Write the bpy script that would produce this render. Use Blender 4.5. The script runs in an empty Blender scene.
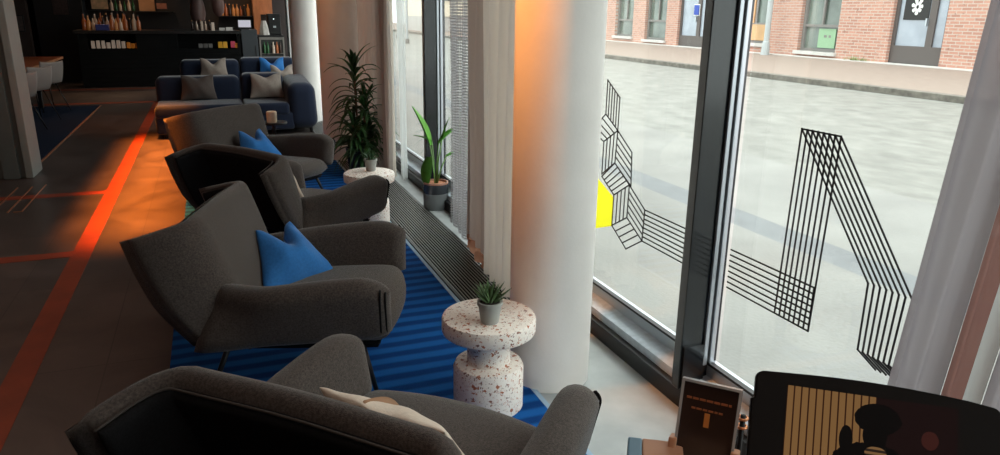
import bpy, bmesh, math, random
from mathutils import Vector, Matrix, Euler
random.seed(7)
PI = math.pi
scene = bpy.context.scene
C = scene.collection
V = Vector

# ------------------------------------------------------------------ materials
def mat(name, col, rough=.6, metal=0., noise=0., nscale=20., bump=0., bscale=200., col2=None, spec=.5, sheen=0.,
        stretch=None, emit=None, estr=0., coat=0.):
    m = bpy.data.materials.new(name); m.use_nodes = True
    n = m.node_tree; b = n.nodes['Principled BSDF']
    b.inputs['Base Color'].default_value = (*col, 1)
    b.inputs['Roughness'].default_value = rough
    b.inputs['Metallic'].default_value = metal
    b.inputs['Specular IOR Level'].default_value = spec
    if sheen: b.inputs['Sheen Weight'].default_value = sheen; b.inputs['Sheen Roughness'].default_value = .4
    if coat: b.inputs['Coat Weight'].default_value = coat; b.inputs['Coat Roughness'].default_value = .08
    if emit: b.inputs['Emission Color'].default_value = (*emit, 1); b.inputs['Emission Strength'].default_value = estr
    tc = n.nodes.new('ShaderNodeTexCoord'); mp = n.nodes.new('ShaderNodeMapping')
    n.links.new(tc.outputs['Object'], mp.inputs['Vector'])
    if stretch: mp.inputs['Scale'].default_value = stretch
    if noise or col2:
        t = n.nodes.new('ShaderNodeTexNoise'); t.inputs['Scale'].default_value = nscale; t.inputs['Detail'].default_value = 5
        n.links.new(mp.outputs[0], t.inputs['Vector'])
        r = n.nodes.new('ShaderNodeValToRGB'); r.color_ramp.elements[0].position = .3; r.color_ramp.elements[1].position = .7
        a = col; c2 = col2 if col2 else tuple(min(1, x*(1+noise)) for x in col)
        if not col2: a = tuple(x*(1-noise) for x in col)
        r.color_ramp.elements[0].color = (*a, 1); r.color_ramp.elements[1].color = (*c2, 1)
        n.links.new(t.outputs[0], r.inputs[0]); n.links.new(r.outputs[0], b.inputs['Base Color'])
    if bump:
        t2 = n.nodes.new('ShaderNodeTexNoise'); t2.inputs['Scale'].default_value = bscale
        n.links.new(mp.outputs[0], t2.inputs['Vector'])
        bp = n.nodes.new('ShaderNodeBump'); bp.inputs['Strength'].default_value = bump; bp.inputs['Distance'].default_value = .01
        n.links.new(t2.outputs[0], bp.inputs['Height']); n.links.new(bp.outputs[0], b.inputs['Normal'])
    return m

def N(m): return m.node_tree.nodes, m.node_tree.links, m.node_tree.nodes['Principled BSDF']
def math_node(n, l, op, a, b=None, c=None):
    x = n.new('ShaderNodeMath'); x.operation = op
    for i, v in enumerate((a, b, c)):
        if v is None: continue
        if isinstance(v, (int, float)): x.inputs[i].default_value = v
        else: l.new(v, x.inputs[i])
    return x.outputs[0]
def mix_node(n, l, f, a, b):
    x = n.new('ShaderNodeMix'); x.data_type = 'RGBA'
    for i, v in ((0, f), (6, a), (7, b)):
        if isinstance(v, tuple): x.inputs[i].default_value = (*v, 1)
        elif isinstance(v, float): x.inputs[i].default_value = v
        else: l.new(v, x.inputs[i])
    return x.outputs[2]

fab_grey = mat('chair_fabric', (.064, .052, .046), .92, noise=.42, nscale=150, bump=.35, bscale=420, sheen=.25, spec=.2)
fab_black = mat('black_fabric', (.008, .008, .009), .95, noise=.3, nscale=200, bump=.2, spec=.15)
fab_pipe = mat('piping_fabric', (.035, .031, .029), .9, spec=.2)
fab_thread = mat('seam_fabric', (.055, .047, .043), .9, spec=.2)
fab_blue = mat('blue_fabric', (.026, .15, .42), .85, noise=.12, nscale=90, bump=.2, bscale=300, sheen=.3, spec=.2)
fab_cream = mat('cream_fabric', (.62, .53, .44), .9, noise=.06, nscale=60, bump=.2, spec=.2, sheen=.2)
fab_tan = mat('tan_patch', (.30, .17, .10), .9, spec=.2)
fab_taupe = mat('taupe_fabric', (.085, .07, .064), .9, noise=.1, nscale=60, bump=.2, spec=.2, sheen=.2)
fab_beige = mat('beige_fabric', (.28, .235, .205), .9, noise=.1, nscale=60, bump=.2, spec=.2, sheen=.2)
fab_navy = mat('navy_fabric', (.010, .016, .036), .9, noise=.25, nscale=200, bump=.2, spec=.2, sheen=.35)
blk_metal = mat('black_metal', (.008, .008, .009), .45, spec=.4)
mull_mat = mat('anodised_dark', (.009, .011, .014), .18, spec=.5, coat=.15)
alu = mat('aluminium_frame', (.46, .50, .54), .35, metal=.7)
alu_sill = mat('sill_metal', (.40, .46, .52), .4, metal=0., noise=.12, nscale=30)
white_paint = mat('white_plaster', (.86, .84, .81), .75, noise=.03, nscale=6, bump=.06, bscale=60)
dark_wall = mat('dark_wall', (.022, .016, .014), .8, noise=.15, nscale=4)
brown_wall = mat('brown_wall', (.050, .032, .027), .8, noise=.15, nscale=4)
grey_paint = mat('grey_paint', (.10, .115, .108), .5, noise=.08, nscale=6)
grey_lite = mat('grey_light_paint', (.24, .26, .245), .45, noise=.05, nscale=6)
ceil_mat = mat('ceiling_paint', (.10, .09, .085), .9)
stripe_mat = mat('orange_stripe', (.235, .034, .009), .5, noise=.2, nscale=5, bump=.05)
copper = mat('copper_inlay', (.75, .32, .15), .3, metal=.8)
orange_film = mat('copper_edge', (.30, .12, .05), .4)
grille_mat = mat('black_grille', (.010, .010, .011), .4)
grille_hi = mat('grille_aluminium', (.34, .33, .32), .45, metal=.5)
leaf_dark = mat('dark_leaf', (.035, .105, .030), .45, noise=.4, nscale=12)
leaf_mid = mat('mid_leaf', (.09, .32, .03), .4, noise=.25, nscale=12)
leaf_agave = mat('agave_leaf', (.045, .105, .035), .45, col2=(.14, .22, .09), nscale=30)
stem_mat = mat('stem', (.13, .25, .07), .5)
trunk_mat = mat('trunk', (.16, .10, .06), .8, noise=.3, nscale=40)
soil = mat('soil', (.02, .014, .010), .95, bump=.5, bscale=60)
clay = mat('clay_pebbles', (.42, .17, .09), .9, noise=.4, nscale=90, bump=.8, bscale=90)
pot_grey = mat('grey_pot', (.16, .175, .18), .55, noise=.05, nscale=20)
pot_dark = mat('dark_glaze', (.035, .038, .045), .2)
pot_lite = mat('light_grey_pot', (.33, .34, .32), .6, noise=.06, nscale=20, bump=.1)
pot_copper = mat('pot_rim', (.32, .15, .10), .5)
counter_blk = mat('black_wood', (.004, .0045, .005), .7, spec=.12, noise=.5, nscale=3, stretch=(1, 1, 14), bump=.15, bscale=8)
counter_top = mat('black_top', (.012, .012, .012), .35)
slate = mat('slate_panel', (.035, .042, .050), .5)
wood_orange = mat('orange_wood', (.42, .16, .06), .5, noise=.2, nscale=4, stretch=(6, 6, 1))
table_wood = mat('table_wood', (.22, .075, .035), .35, noise=.2, nscale=3, stretch=(8, 1, 1))
edge_wood = mat('table_edge', (.40, .19, .09), .5)
shell_grey = mat('shell_grey', (.34, .315, .30), .7)
amber = mat('amber_bottle', (.35, .10, .03), .2, coat=.3)
amber2 = mat('amber_bottle_light', (.60, .26, .08), .2, coat=.3)
green_btl = mat('green_bottle', (.02, .09, .03), .15, coat=.3)
pale_btl = mat('pale_bottle', (.55, .42, .33), .25, coat=.3)
dark_btl = mat('dark_bottle', (.03, .015, .01), .2)
labelw = mat('paper_label', (.6, .5, .42), .7)
white_pl = mat('white_plastic', (.6, .6, .6), .5)
yellow_pk = mat('yellow_packet', (.75, .40, .03), .5, noise=.15, nscale=60)
orange_pk = mat('orange_packet', (.65, .22, .02), .5, noise=.3, nscale=60)
pink_pk = mat('pink_packet', (.65, .08, .16), .5, noise=.2, nscale=60)
white_pk = mat('white_packet', (.72, .62, .55), .6)
grey_pk = mat('grey_packet', (.12, .12, .12), .6)
blue_box = mat('blue_box', (.02, .03, .16), .5)
pendant_mat = mat('smoked_shade', (.11, .06, .055), .5)
tan_card = mat('tan_card', (.44, .24, .15), .7, noise=.05, nscale=10)
blue_card = mat('blue_edge_card', (.10, .20, .28), .6)
beech = mat('beech_wood', (.52, .27, .16), .5, noise=.12, nscale=8, stretch=(1, 1, 6))
tab_black = mat('tablet_plastic', (.004, .003, .003), .6, noise=.1, spec=.25)
concrete = None

def floor_material():
    m = mat('floor_concrete', (.05, .04, .036), .4); n, l, b = N(m)
    tc = n.new('ShaderNodeTexCoord')
    br = n.new('ShaderNodeTexBrick'); br.inputs['Scale'].default_value = 1; br.offset = 0
    br.inputs['Brick Width'].default_value = .6; br.inputs['Row Height'].default_value = 1.2
    br.inputs['Mortar Size'].default_value = .003
    br.inputs['Color1'].default_value = (.070, .054, .048, 1); br.inputs['Color2'].default_value = (.050, .040, .037, 1)
    br.inputs['Mortar'].default_value = (.028, .022, .020, 1)
    l.new(tc.outputs['Object'], br.inputs['Vector'])
    nz = n.new('ShaderNodeTexNoise'); nz.inputs['Scale'].default_value = 2.2; nz.inputs['Detail'].default_value = 8; nz.inputs['Roughness'].default_value = .65
    nz.inputs['Distortion'].default_value = .8
    l.new(tc.outputs['Object'], nz.inputs['Vector'])
    r = n.new('ShaderNodeValToRGB'); r.color_ramp.elements[0].position = .3; r.color_ramp.elements[1].position = .72
    r.color_ramp.elements[0].color = (.55, .55, .55, 1); r.color_ramp.elements[1].color = (1.5, 1.5, 1.5, 1)
    l.new(nz.outputs[0], r.inputs[0])
    mx = n.new('ShaderNodeMix'); mx.data_type = 'RGBA'; mx.blend_type = 'MULTIPLY'; mx.inputs[0].default_value = 1
    l.new(br.outputs[0], mx.inputs[6]); l.new(r.outputs[0], mx.inputs[7]); l.new(mx.outputs[2], b.inputs['Base Color'])
    rr = n.new('ShaderNodeMapRange'); rr.inputs[3].default_value = .30; rr.inputs[4].default_value = .50
    l.new(nz.outputs[0], rr.inputs[0]); l.new(rr.outputs[0], b.inputs['Roughness'])
    bp = n.new('ShaderNodeBump'); bp.inputs['Strength'].default_value = .12; bp.inputs['Distance'].default_value = .01
    l.new(nz.outputs[0], bp.inputs['Height']); l.new(bp.outputs[0], b.inputs['Normal'])
    return m
floor_mat = floor_material()
floor_daylit = mat('floor_daylit_concrete', (.30, .32, .325), .5, col2=(.46, .48, .48), nscale=3.2, bump=.1, bscale=20)  # same concrete by the windows, daylight put into its paler colour

def rug_material(c1, c2, period):
    m = mat('rug', c1, .95, spec=.1); n, l, b = N(m)
    tc = n.new('ShaderNodeTexCoord'); sp = n.new('ShaderNodeSeparateXYZ'); l.new(tc.outputs['Object'], sp.inputs[0])
    nz = n.new('ShaderNodeTexNoise'); nz.inputs['Scale'].default_value = 3; l.new(tc.outputs['Object'], nz.inputs['Vector'])
    y = math_node(n, l, 'ADD', sp.outputs[1], math_node(n, l, 'MULTIPLY', nz.outputs[0], .025))
    s = math_node(n, l, 'SINE', math_node(n, l, 'MULTIPLY', y, 2*PI/period))
    f = math_node(n, l, 'SMOOTH_MIN', math_node(n, l, 'MULTIPLY_ADD', s, .9, .5), 1., .2)
    f = math_node(n, l, 'MAXIMUM', f, 0.)
    cc = mix_node(n, l, f, c2, c1); l.new(cc, b.inputs['Base Color'])
    n2 = n.new('ShaderNodeTexNoise'); n2.inputs['Scale'].default_value = 250; l.new(tc.outputs['Object'], n2.inputs['Vector'])
    h = math_node(n, l, 'ADD', math_node(n, l, 'MULTIPLY', f, .6), n2.outputs[0])
    bp = n.new('ShaderNodeBump'); bp.inputs['Strength'].default_value = .6; bp.inputs['Distance'].default_value = .006
    l.new(h, bp.inputs['Height']); l.new(bp.outputs[0], b.inputs['Normal'])
    return m
rug_mat = rug_material((.010, .105, .36), (.004, .042, .175), .112)
rug2_mat = rug_material((.009, .016, .036), (.008, .014, .032), .2)
rug_edge = mat('rug_edge', (.30, .42, .55), .7)

def terrazzo_material():
    m = mat('terrazzo', (.7, .6, .5), .45); n, l, b = N(m)
    tc = n.new('ShaderNodeTexCoord')
    base = (.90, .83, .76)
    prev = None
    for sc, th, col, off in ((46, .34, (.42, .13, .055), 0), (62, .32, (.22, .08, .05), 3.1), (85, .36, (.58, .28, .17), 7.7), (120, .34, (.48, .40, .35), 1.3)):
        mp = n.new('ShaderNodeMapping'); mp.inputs['Location'].default_value = (off, off, off); l.new(tc.outputs['Object'], mp.inputs[0])
        w = n.new('ShaderNodeTexNoise'); w.inputs['Scale'].default_value = sc*1.5; l.new(mp.outputs[0], w.inputs['Vector'])
        ad = n.new('ShaderNodeMix'); ad.data_type = 'VECTOR'; ad.inputs[0].default_value = .03
        l.new(mp.outputs[0], ad.inputs[4]); l.new(w.outputs[1], ad.inputs[5])
        vo = n.new('ShaderNodeTexVoronoi'); vo.inputs['Scale'].default_value = sc; l.new(ad.outputs[1], vo.inputs['Vector'])
        sp = n.new('ShaderNodeSeparateColor'); l.new(vo.outputs['Color'], sp.inputs[0])
        f = math_node(n, l, 'LESS_THAN', vo.outputs['Distance'], math_node(n, l, 'MULTIPLY', sp.outputs[0], th*1.2))
        g = math_node(n, l, 'MULTIPLY', f, math_node(n, l, 'GREATER_THAN', sp.outputs[1], .45))
        prev = mix_node(n, l, g, prev if prev is not None else base, col)
    l.new(prev, b.inputs['Base Color'])
    return m
terrazzo = terrazzo_material()

def brick_material():
    m = mat('brick', (.6, .3, .2), .85, spec=.2); n, l, b = N(m)
    tc = n.new('ShaderNodeTexCoord'); sp = n.new('ShaderNodeSeparateXYZ'); l.new(tc.outputs['Object'], sp.inputs[0])
    cb = n.new('ShaderNodeCombineXYZ'); l.new(sp.outputs[1], cb.inputs[0]); l.new(sp.outputs[2], cb.inputs[1])
    br = n.new('ShaderNodeTexBrick'); br.inputs['Scale'].default_value = 1
    br.inputs['Brick Width'].default_value = .24; br.inputs['Row Height'].default_value = .075; br.inputs['Mortar Size'].default_value = .010
    br.inputs['Mortar Smooth'].default_value = .2; br.inputs['Bias'].default_value = -.2
    br.inputs['Color1'].default_value = (.50, .27, .205, 1); br.inputs['Color2'].default_value = (.37, .19, .15, 1); br.inputs['Mortar'].default_value = (.48, .42, .375, 1)
    l.new(cb.outputs[0], br.inputs['Vector'])
    nz = n.new('ShaderNodeTexNoise'); nz.inputs['Scale'].default_value = 9; nz.inputs['Detail'].default_value = 6; l.new(cb.outputs[0], nz.inputs['Vector'])
    r = n.new('ShaderNodeValToRGB'); r.color_ramp.elements[0].position = .62; r.color_ramp.elements[1].position = .74
    r.color_ramp.elements[0].color = (0, 0, 0, 1); r.color_ramp.elements[1].color = (1, 1, 1, 1); l.new(nz.outputs[0], r.inputs[0])
    cc = mix_node(n, l, math_node(n, l, 'MULTIPLY', r.outputs[0], .75), br.outputs[0], (.14, .09, .075))
    l.new(cc, b.inputs['Base Color'])
    return m
brick = brick_material()
asphalt = mat('wet_asphalt', (.150, .148, .135), .6, col2=(.235, .232, .212), nscale=3.5, bump=.7, bscale=45, stretch=(1.3, .8, 1))
pave = mat('pale_paving', (.205, .20, .19), .8, col2=(.265, .26, .245), nscale=1.3, bump=.3, bscale=40)
pave_dark = mat('gutter_stone', (.165, .172, .18), .7, noise=.1, nscale=5)
sidewalk = mat('pink_paving', (.235, .18, .15), .8, col2=(.29, .23, .195), nscale=5, bump=.2, bscale=30, stretch=(4, 1, 1))
kerb_mat = mat('kerb_stone', (.16, .145, .125), .85, noise=.35, nscale=8, bump=.5, bscale=30)
lightstone = mat('light_stone', (.50, .48, .46), .8, noise=.08, nscale=5)
door_dark = mat('door_dark', (.10, .085, .08), .6)
win_grey = mat('window_grey_frame', (.20, .19, .18), .6)
win_glass = mat('street_glass', (.13, .16, .14), .08, noise=.4, nscale=1.5, spec=.8)
door_glass = mat('door_glass', (.34, .38, .44), .15, noise=.15, nscale=2)
green_paper = mat('green_paper', (.28, .44, .28), .8)
black_print = mat('black_print', (.012, .012, .012), .5)
white_print = mat('white_print', (.72, .72, .70), .6)
tan_panel = mat('tan_panel', (.52, .32, .16), .6, noise=.1, nscale=4)
pole_mat = mat('pole_paint', (.42, .45, .46), .5)
cream_render = mat('cream_render', (.80, .72, .58), .8)
film_black = mat('film_black', (.012, .008, .007), .6)

def glass_material():
    m = bpy.data.materials.new('clear_glass'); m.use_nodes = True
    n = m.node_tree.nodes; l = m.node_tree.links; n.clear()
    o = n.new('ShaderNodeOutputMaterial'); t = n.new('ShaderNodeBsdfTransparent'); t.inputs[0].default_value = (.93, .97, .96, 1)
    g = n.new('ShaderNodeBsdfGlossy'); g.inputs['Roughness'].default_value = .01
    ge = n.new('ShaderNodeNewGeometry'); dp = n.new('ShaderNodeVectorMath'); dp.operation = 'DOT_PRODUCT'
    l.new(ge.outputs['Normal'], dp.inputs[0]); l.new(ge.outputs['Incoming'], dp.inputs[1])
    c = math_node(n, l, 'ABSOLUTE', dp.outputs['Value'])
    fr = math_node(n, l, 'MULTIPLY_ADD', math_node(n, l, 'POWER', math_node(n, l, 'SUBTRACT', 1., c), 5.), .9, .04)
    mx = n.new('ShaderNodeMixShader'); l.new(fr, mx.inputs[0]); l.new(t.outputs[0], mx.inputs[1]); l.new(g.outputs[0], mx.inputs[2])
    l.new(mx.outputs[0], o.inputs[0]); return m
glass = glass_material()

def sheer_material(name, col, trans, grid=None, transl=.5):
    m = bpy.data.materials.new(name); m.use_nodes = True
    n = m.node_tree.nodes; l = m.node_tree.links; n.clear()
    o = n.new('ShaderNodeOutputMaterial'); t = n.new('ShaderNodeBsdfTransparent')
    d = n.new('ShaderNodeBsdfDiffuse'); d.inputs[0].default_value = (*col, 1)
    tl = n.new('ShaderNodeBsdfTranslucent'); tl.inputs[0].default_value = (*col, 1)
    a = n.new('ShaderNodeMixShader'); a.inputs[0].default_value = transl; l.new(d.outputs[0], a.inputs[1]); l.new(tl.outputs[0], a.inputs[2])
    mx = n.new('ShaderNodeMixShader'); l.new(a.outputs[0], mx.inputs[1]); l.new(t.outputs[0], mx.inputs[2]); mx.inputs[0].default_value = trans
    tc = n.new('ShaderNodeTexCoord')
    if grid:
        sp = n.new('ShaderNodeSeparateXYZ'); l.new(tc.outputs['UV'], sp.inputs[0])
        fs = []
        for k in (0, 1):
            s = math_node(n, l, 'SINE', math_node(n, l, 'MULTIPLY', sp.outputs[k], 2*PI/grid[k]))
            fs.append(math_node(n, l, 'GREATER_THAN', s, grid[2+k]))
        f = math_node(n, l, 'MULTIPLY', fs[0], fs[1])
        l.new(math_node(n, l, 'MULTIPLY_ADD', f, trans*.9, .04), mx.inputs[0])
    l.new(mx.outputs[0], o.inputs[0]); return m
film_yellow = sheer_material('film_yellow', (.86, .86, .16), .0, transl=.85)
curt_taupe = sheer_material('taupe_curtain', (.48, .385, .335), .03, transl=.2)
curt_rust = sheer_material('rust_hem', (.40, .20, .13), .0, transl=.45)
curt_beige = sheer_material('beige_curtain', (.80, .73, .66), .03, transl=.25)
curt_net = sheer_material('grey_net', (.40, .39, .40), .95, grid=(.016, .020, -.3, -.1), transl=.3)
curt_sheer = sheer_material('white_sheer', (.75, .78, .78), .45, transl=.6)
curt_mauve = sheer_material('mauve_curtain', (.25, .225, .24), .05, transl=.55)
curt_brown = sheer_material('brown_curtain', (.19, .085, .07), .04, transl=.5)
curt_greyb = sheer_material('grey_curtain', (.52, .52, .51), .05, transl=.6)

# ------------------------------------------------------------------ mesh helpers
def link(name, bm, m, parent=None, smooth=False, mats=None):
    me = bpy.data.meshes.new(name)
    bmesh.ops.recalc_face_normals(bm, faces=bm.faces)
    if smooth:
        for f in bm.faces: f.smooth = True
    bm.to_mesh(me); bm.free()
    for x in (mats or [m]): me.materials.append(x)
    o = bpy.data.objects.new(name, me); C.objects.link(o)
    if parent: o.parent = parent
    return o
def tag(o, label, cat, group=None, kind=None):
    if label: o['label'] = label
    if cat: o['category'] = cat
    if group: o['group'] = group
    if kind: o['kind'] = kind
    return o
def thing(name, label, cat, loc=(0, 0, 0), rz=0., group=None):
    o = bpy.data.objects.new(name, None); C.objects.link(o); o.empty_display_size = .1
    o.location = loc; o.rotation_euler = (0, 0, rz)
    return tag(o, label, cat, group)
def struct(o, label=None):
    o['kind'] = 'structure'
    if label: o['label'] = label
    return o
def copy_tree(o, loc=None, rz=None, label=None, parent=None):
    c = o.copy(); C.objects.link(c)
    if parent: c.parent = parent
    if loc is not None: c.location = loc
    if rz is not None: c.rotation_euler = (0, 0, rz)
    if label: c['label'] = label
    for ch in list(o.children): copy_tree(ch, parent=c)
    return c
def box(bm, x0, x1, y0, y1, z0, z1, bev=0., M=None, mi=0):
    r = bmesh.ops.create_cube(bm, size=1)
    vs = r['verts']
    for v in vs:
        v.co = V(((x0+x1)/2 + v.co.x*(x1-x0), (y0+y1)/2 + v.co.y*(y1-y0), (z0+z1)/2 + v.co.z*(z1-z0)))
    fs = {f for v in vs for f in v.link_faces}
    for f in fs: f.material_index = mi
    if bev:
        es = {e for v in vs for e in v.link_edges}
        rr = bmesh.ops.bevel(bm, geom=list(es), offset=bev, segments=2, affect='EDGES', profile=.6)
        vs = list({v for f in rr['faces'] for v in f.verts} | {v for v in vs if v.is_valid})
    if M is not None: bmesh.ops.transform(bm, matrix=M, verts=vs)
    return vs
def boxo(name, m, b, parent=None, bev=0., M=None):
    bm = bmesh.new(); box(bm, *b, bev=bev, M=M); return link(name, bm, m, parent)
def lathe(bm, prof, cx=0, cy=0, seg=40, cap=True, sq=0):
    rings = []
    for r, z in prof:
        rings.append([bm.verts.new((cx + r*math.cos(2*PI*i/seg), cy + r*math.sin(2*PI*i/seg), z)) for i in range(seg)])
    for a, b in zip(rings, rings[1:]):
        for i in range(seg): bm.faces.new((a[i], a[(i+1) % seg], b[(i+1) % seg], b[i]))
    if cap: bm.faces.new(rings[0]); bm.faces.new(rings[-1])
def latheo(name, m, prof, parent=None, seg=40, cap=True, cx=0, cy=0):
    bm = bmesh.new(); lathe(bm, prof, cx, cy, seg, cap); o = link(name, bm, m, parent, smooth=True)
    sharp(o); return o
def sharp(o, ang=.6):
    me = o.data
    bm = bmesh.new(); bm.from_mesh(me)
    for e in bm.edges:
        if len(e.link_faces) == 2 and e.calc_face_angle(0) > ang: e.smooth = False
    bm.to_mesh(me); bm.free()
def tube(bm, pts, r, seg=8, cap=True):
    pts = [V(p) for p in pts]; rs = r if isinstance(r, (list, tuple)) else [r]*len(pts)
    rings = []; up = None
    for i, p in enumerate(pts):
        d = (pts[min(i+1, len(pts)-1)] - pts[max(i-1, 0)])
        if d.length < 1e-9: d = V((0, 0, 1))
        d.normalize()
        if up is None: up = V((0, 0, 1)) if abs(d.z) < .9 else V((1, 0, 0))
        a = d.cross(up).normalized(); b = a.cross(d).normalized(); up = b
        rings.append([bm.verts.new(p + (a*math.cos(2*PI*k/seg) + b*math.sin(2*PI*k/seg))*rs[i]) for k in range(seg)])
    for a, b in zip(rings, rings[1:]):
        for k in range(seg): bm.faces.new((a[k], a[(k+1) % seg], b[(k+1) % seg], b[k]))
    if cap: bm.faces.new(rings[0]); bm.faces.new(rings[-1])
def tubeo(name, m, pts, r, parent=None, seg=8):
    bm = bmesh.new(); tube(bm, pts, r, seg); return link(name, bm, m, parent, smooth=True)
def smooth01(k): k = max(0, min(1, k)); return k*k*(3-2*k)
def lerp(a, b, k): return a + (b-a)*k

def pad(bm, fn, nu, nv, th, Lu, Lv, rad=None, puff=0., post=None):
    """closed padded sheet around the surface fn(u,v), u,v in [-1,1]; rim rounded with radius rad (metres)."""
    rad = rad or th/2
    def samples(n):
        return [math.sin(PI/2*(-1+2*i/n)) for i in range(n+1)]
    us, vs_ = samples(nu), samples(nv)
    def edge(d): 
        if d >= rad: return 1.
        k = 1 - d/rad; return math.sqrt(max(0, 1-k*k))
    F = []; B = []
    e = 1e-3
    for i, u in enumerate(us):
        fr = []; br = []
        for j, v in enumerate(vs_):
            uc, vc = max(-1+e, min(1-e, u)), max(-1+e, min(1-e, v))
            p = fn(u, v)
            n = (fn(uc+e, vc)-fn(uc-e, vc)).cross(fn(uc, vc+e)-fn(uc, vc-e))
            if n.length > 1e-12: n.normalize()
            h = th/2*edge((1-abs(u))*Lu/2)*edge((1-abs(v))*Lv/2)
            h += puff*(1-u*u)*(1-v*v)
            a = p+n*h; b = p-n*h
            if post: a = post(a, u, v, 1); b = post(b, u, v, -1)
            rim = i in (0, nu) or j in (0, nv)
            va = bm.verts.new(a); vb = va if rim else bm.verts.new(b)
            fr.append(va); br.append(vb)
        F.append(fr); B.append(br)
    for i in range(nu):
        for j in range(nv):
            bm.faces.new((F[i][j], F[i+1][j], F[i+1][j+1], F[i][j+1]))
            q = (B[i][j], B[i][j+1], B[i+1][j+1], B[i+1][j])
            if len(set(q) - {F[i][j], F[i+1][j], F[i+1][j+1], F[i][j+1]}): 
                try: bm.faces.new(q)
                except ValueError: pass
def pado(name, m, fn, nu, nv, th, Lu, Lv, parent=None, **k):
    bm = bmesh.new(); pad(bm, fn, nu, nv, th, Lu, Lv, **k); return link(name, bm, m, parent, smooth=True)

# ------------------------------------------------------------------ camera
H = 1.65
yaw, pit, rol = map(math.radians, (21.58, 16.68, .78))
f_ = V((math.sin(yaw)*math.cos(pit), math.cos(yaw)*math.cos(pit), -math.sin(pit)))
r_ = V((math.cos(yaw), -math.sin(yaw), 0)); u_ = r_.cross(f_)
r2 = r_*math.cos(rol) + u_*math.sin(rol); u2 = -r_*math.sin(rol) + u_*math.cos(rol)
cam = bpy.data.cameras.new('camera'); co = bpy.data.objects.new('camera', cam); C.objects.link(co)
cam.sensor_width = 36; cam.lens = 721.4/1000*36; cam.clip_start = .02; cam.clip_end = 300
Mx = Matrix((( r2.x, u2.x, -f_.x, 0), (r2.y, u2.y, -f_.y, 0), (r2.z, u2.z, -f_.z, H), (0, 0, 0, 1)))
co.matrix_world = Mx
scene.camera = co

# ------------------------------------------------------------------ room shell
struct(boxo('floor', floor_mat, (-7, 1.24, -3, 20, -.1, 0)), 'dark brown polished concrete floor')
struct(boxo('floor', floor_daylit, (1.24, 1.95, -3, 20, -.1, 0)), 'concrete floor strip along the windows, daylight painted into its pale grey')
struct(boxo('ceiling', ceil_mat, (-7, 1.95, -3, 20, 3.1, 3.2)))
struct(boxo('wall_back', dark_wall, (-7, 1.95, 20, 20.2, 0, 3.1)))
struct(boxo('wall_left', dark_wall, (-7.2, -7, -3, 20.2, 0, 3.1)))
struct(boxo('wall_rear', brown_wall, (-7, 1.95, -3.2, -3, 0, 3.1)))
# far left brown partition and dark door recess behind the long table
struct(boxo('wall_partition', brown_wall, (-6.2, -3.55, 18.6, 18.8, 0, 3.1)))
d = boxo('door_1', mat('dark_door', (.012, .010, .010), .5), (-3.5, -2.55, 19.1, 19.16, 0, 2.2), bev=.01); struct(d, 'dark door at the far left')
lines = bmesh.new()
for (x0, x1, y0, y1) in ((-1.018, -.893, -.5, 14.6), (-2.9, -1.018, 5.415, 5.545), (-2.9, -1.018, 7.30, 7.43), (-4.2, -.85, 14.45, 14.62), (-4.2, -.85, 17.0, 17.12)):
    box(lines, x0, x1, y0, y1, 0, .002)
struct(link('trim_1', lines, stripe_mat), 'orange painted stripes on the dark floor')
ln = bmesh.new()
for (xa, ya, xb, yb) in ((-1.68, 6.83, -1.68, 7.80), (-1.578, 6.84, -1.578, 7.86), (-1.80, 6.9, -1.80, 7.80)):
    box(ln, xa-.006, xb+.006, ya, yb, 0, .004)
box(ln, -1.64, -1.572, 6.83, 6.842, 0, .004)
struct(link('trim_2', ln, copper), 'three thin copper strips let into the floor')
struct(boxo('trim_3', orange_film, (-1.845, -1.825, 9.0, 14.2, 0, .006)), 'thin copper edge of the navy rug')

# left pillar/partition end
P = thing('partition_frame', 'grey panelled pillar at the left edge of the room', 'pillar', (-2.2, 8.42, 0)); P['kind'] = 'structure'; del P['category']
boxo('panel', grey_paint, (-.55, .39, -.16, .2, 0, 3.1), P, bev=.006)
boxo('edge_profile', grey_lite, (.39, .455, -.2, .24, 0, 3.1), P, bev=.008)
boxo('edge_profile', grey_paint, (.20, .34, -.20, -.158, 0, 3.1), P, bev=.006)
boxo('edge_profile', grey_lite, (.085, .12, -.19, -.158, 0, 3.1), P, bev=.004)

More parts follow.
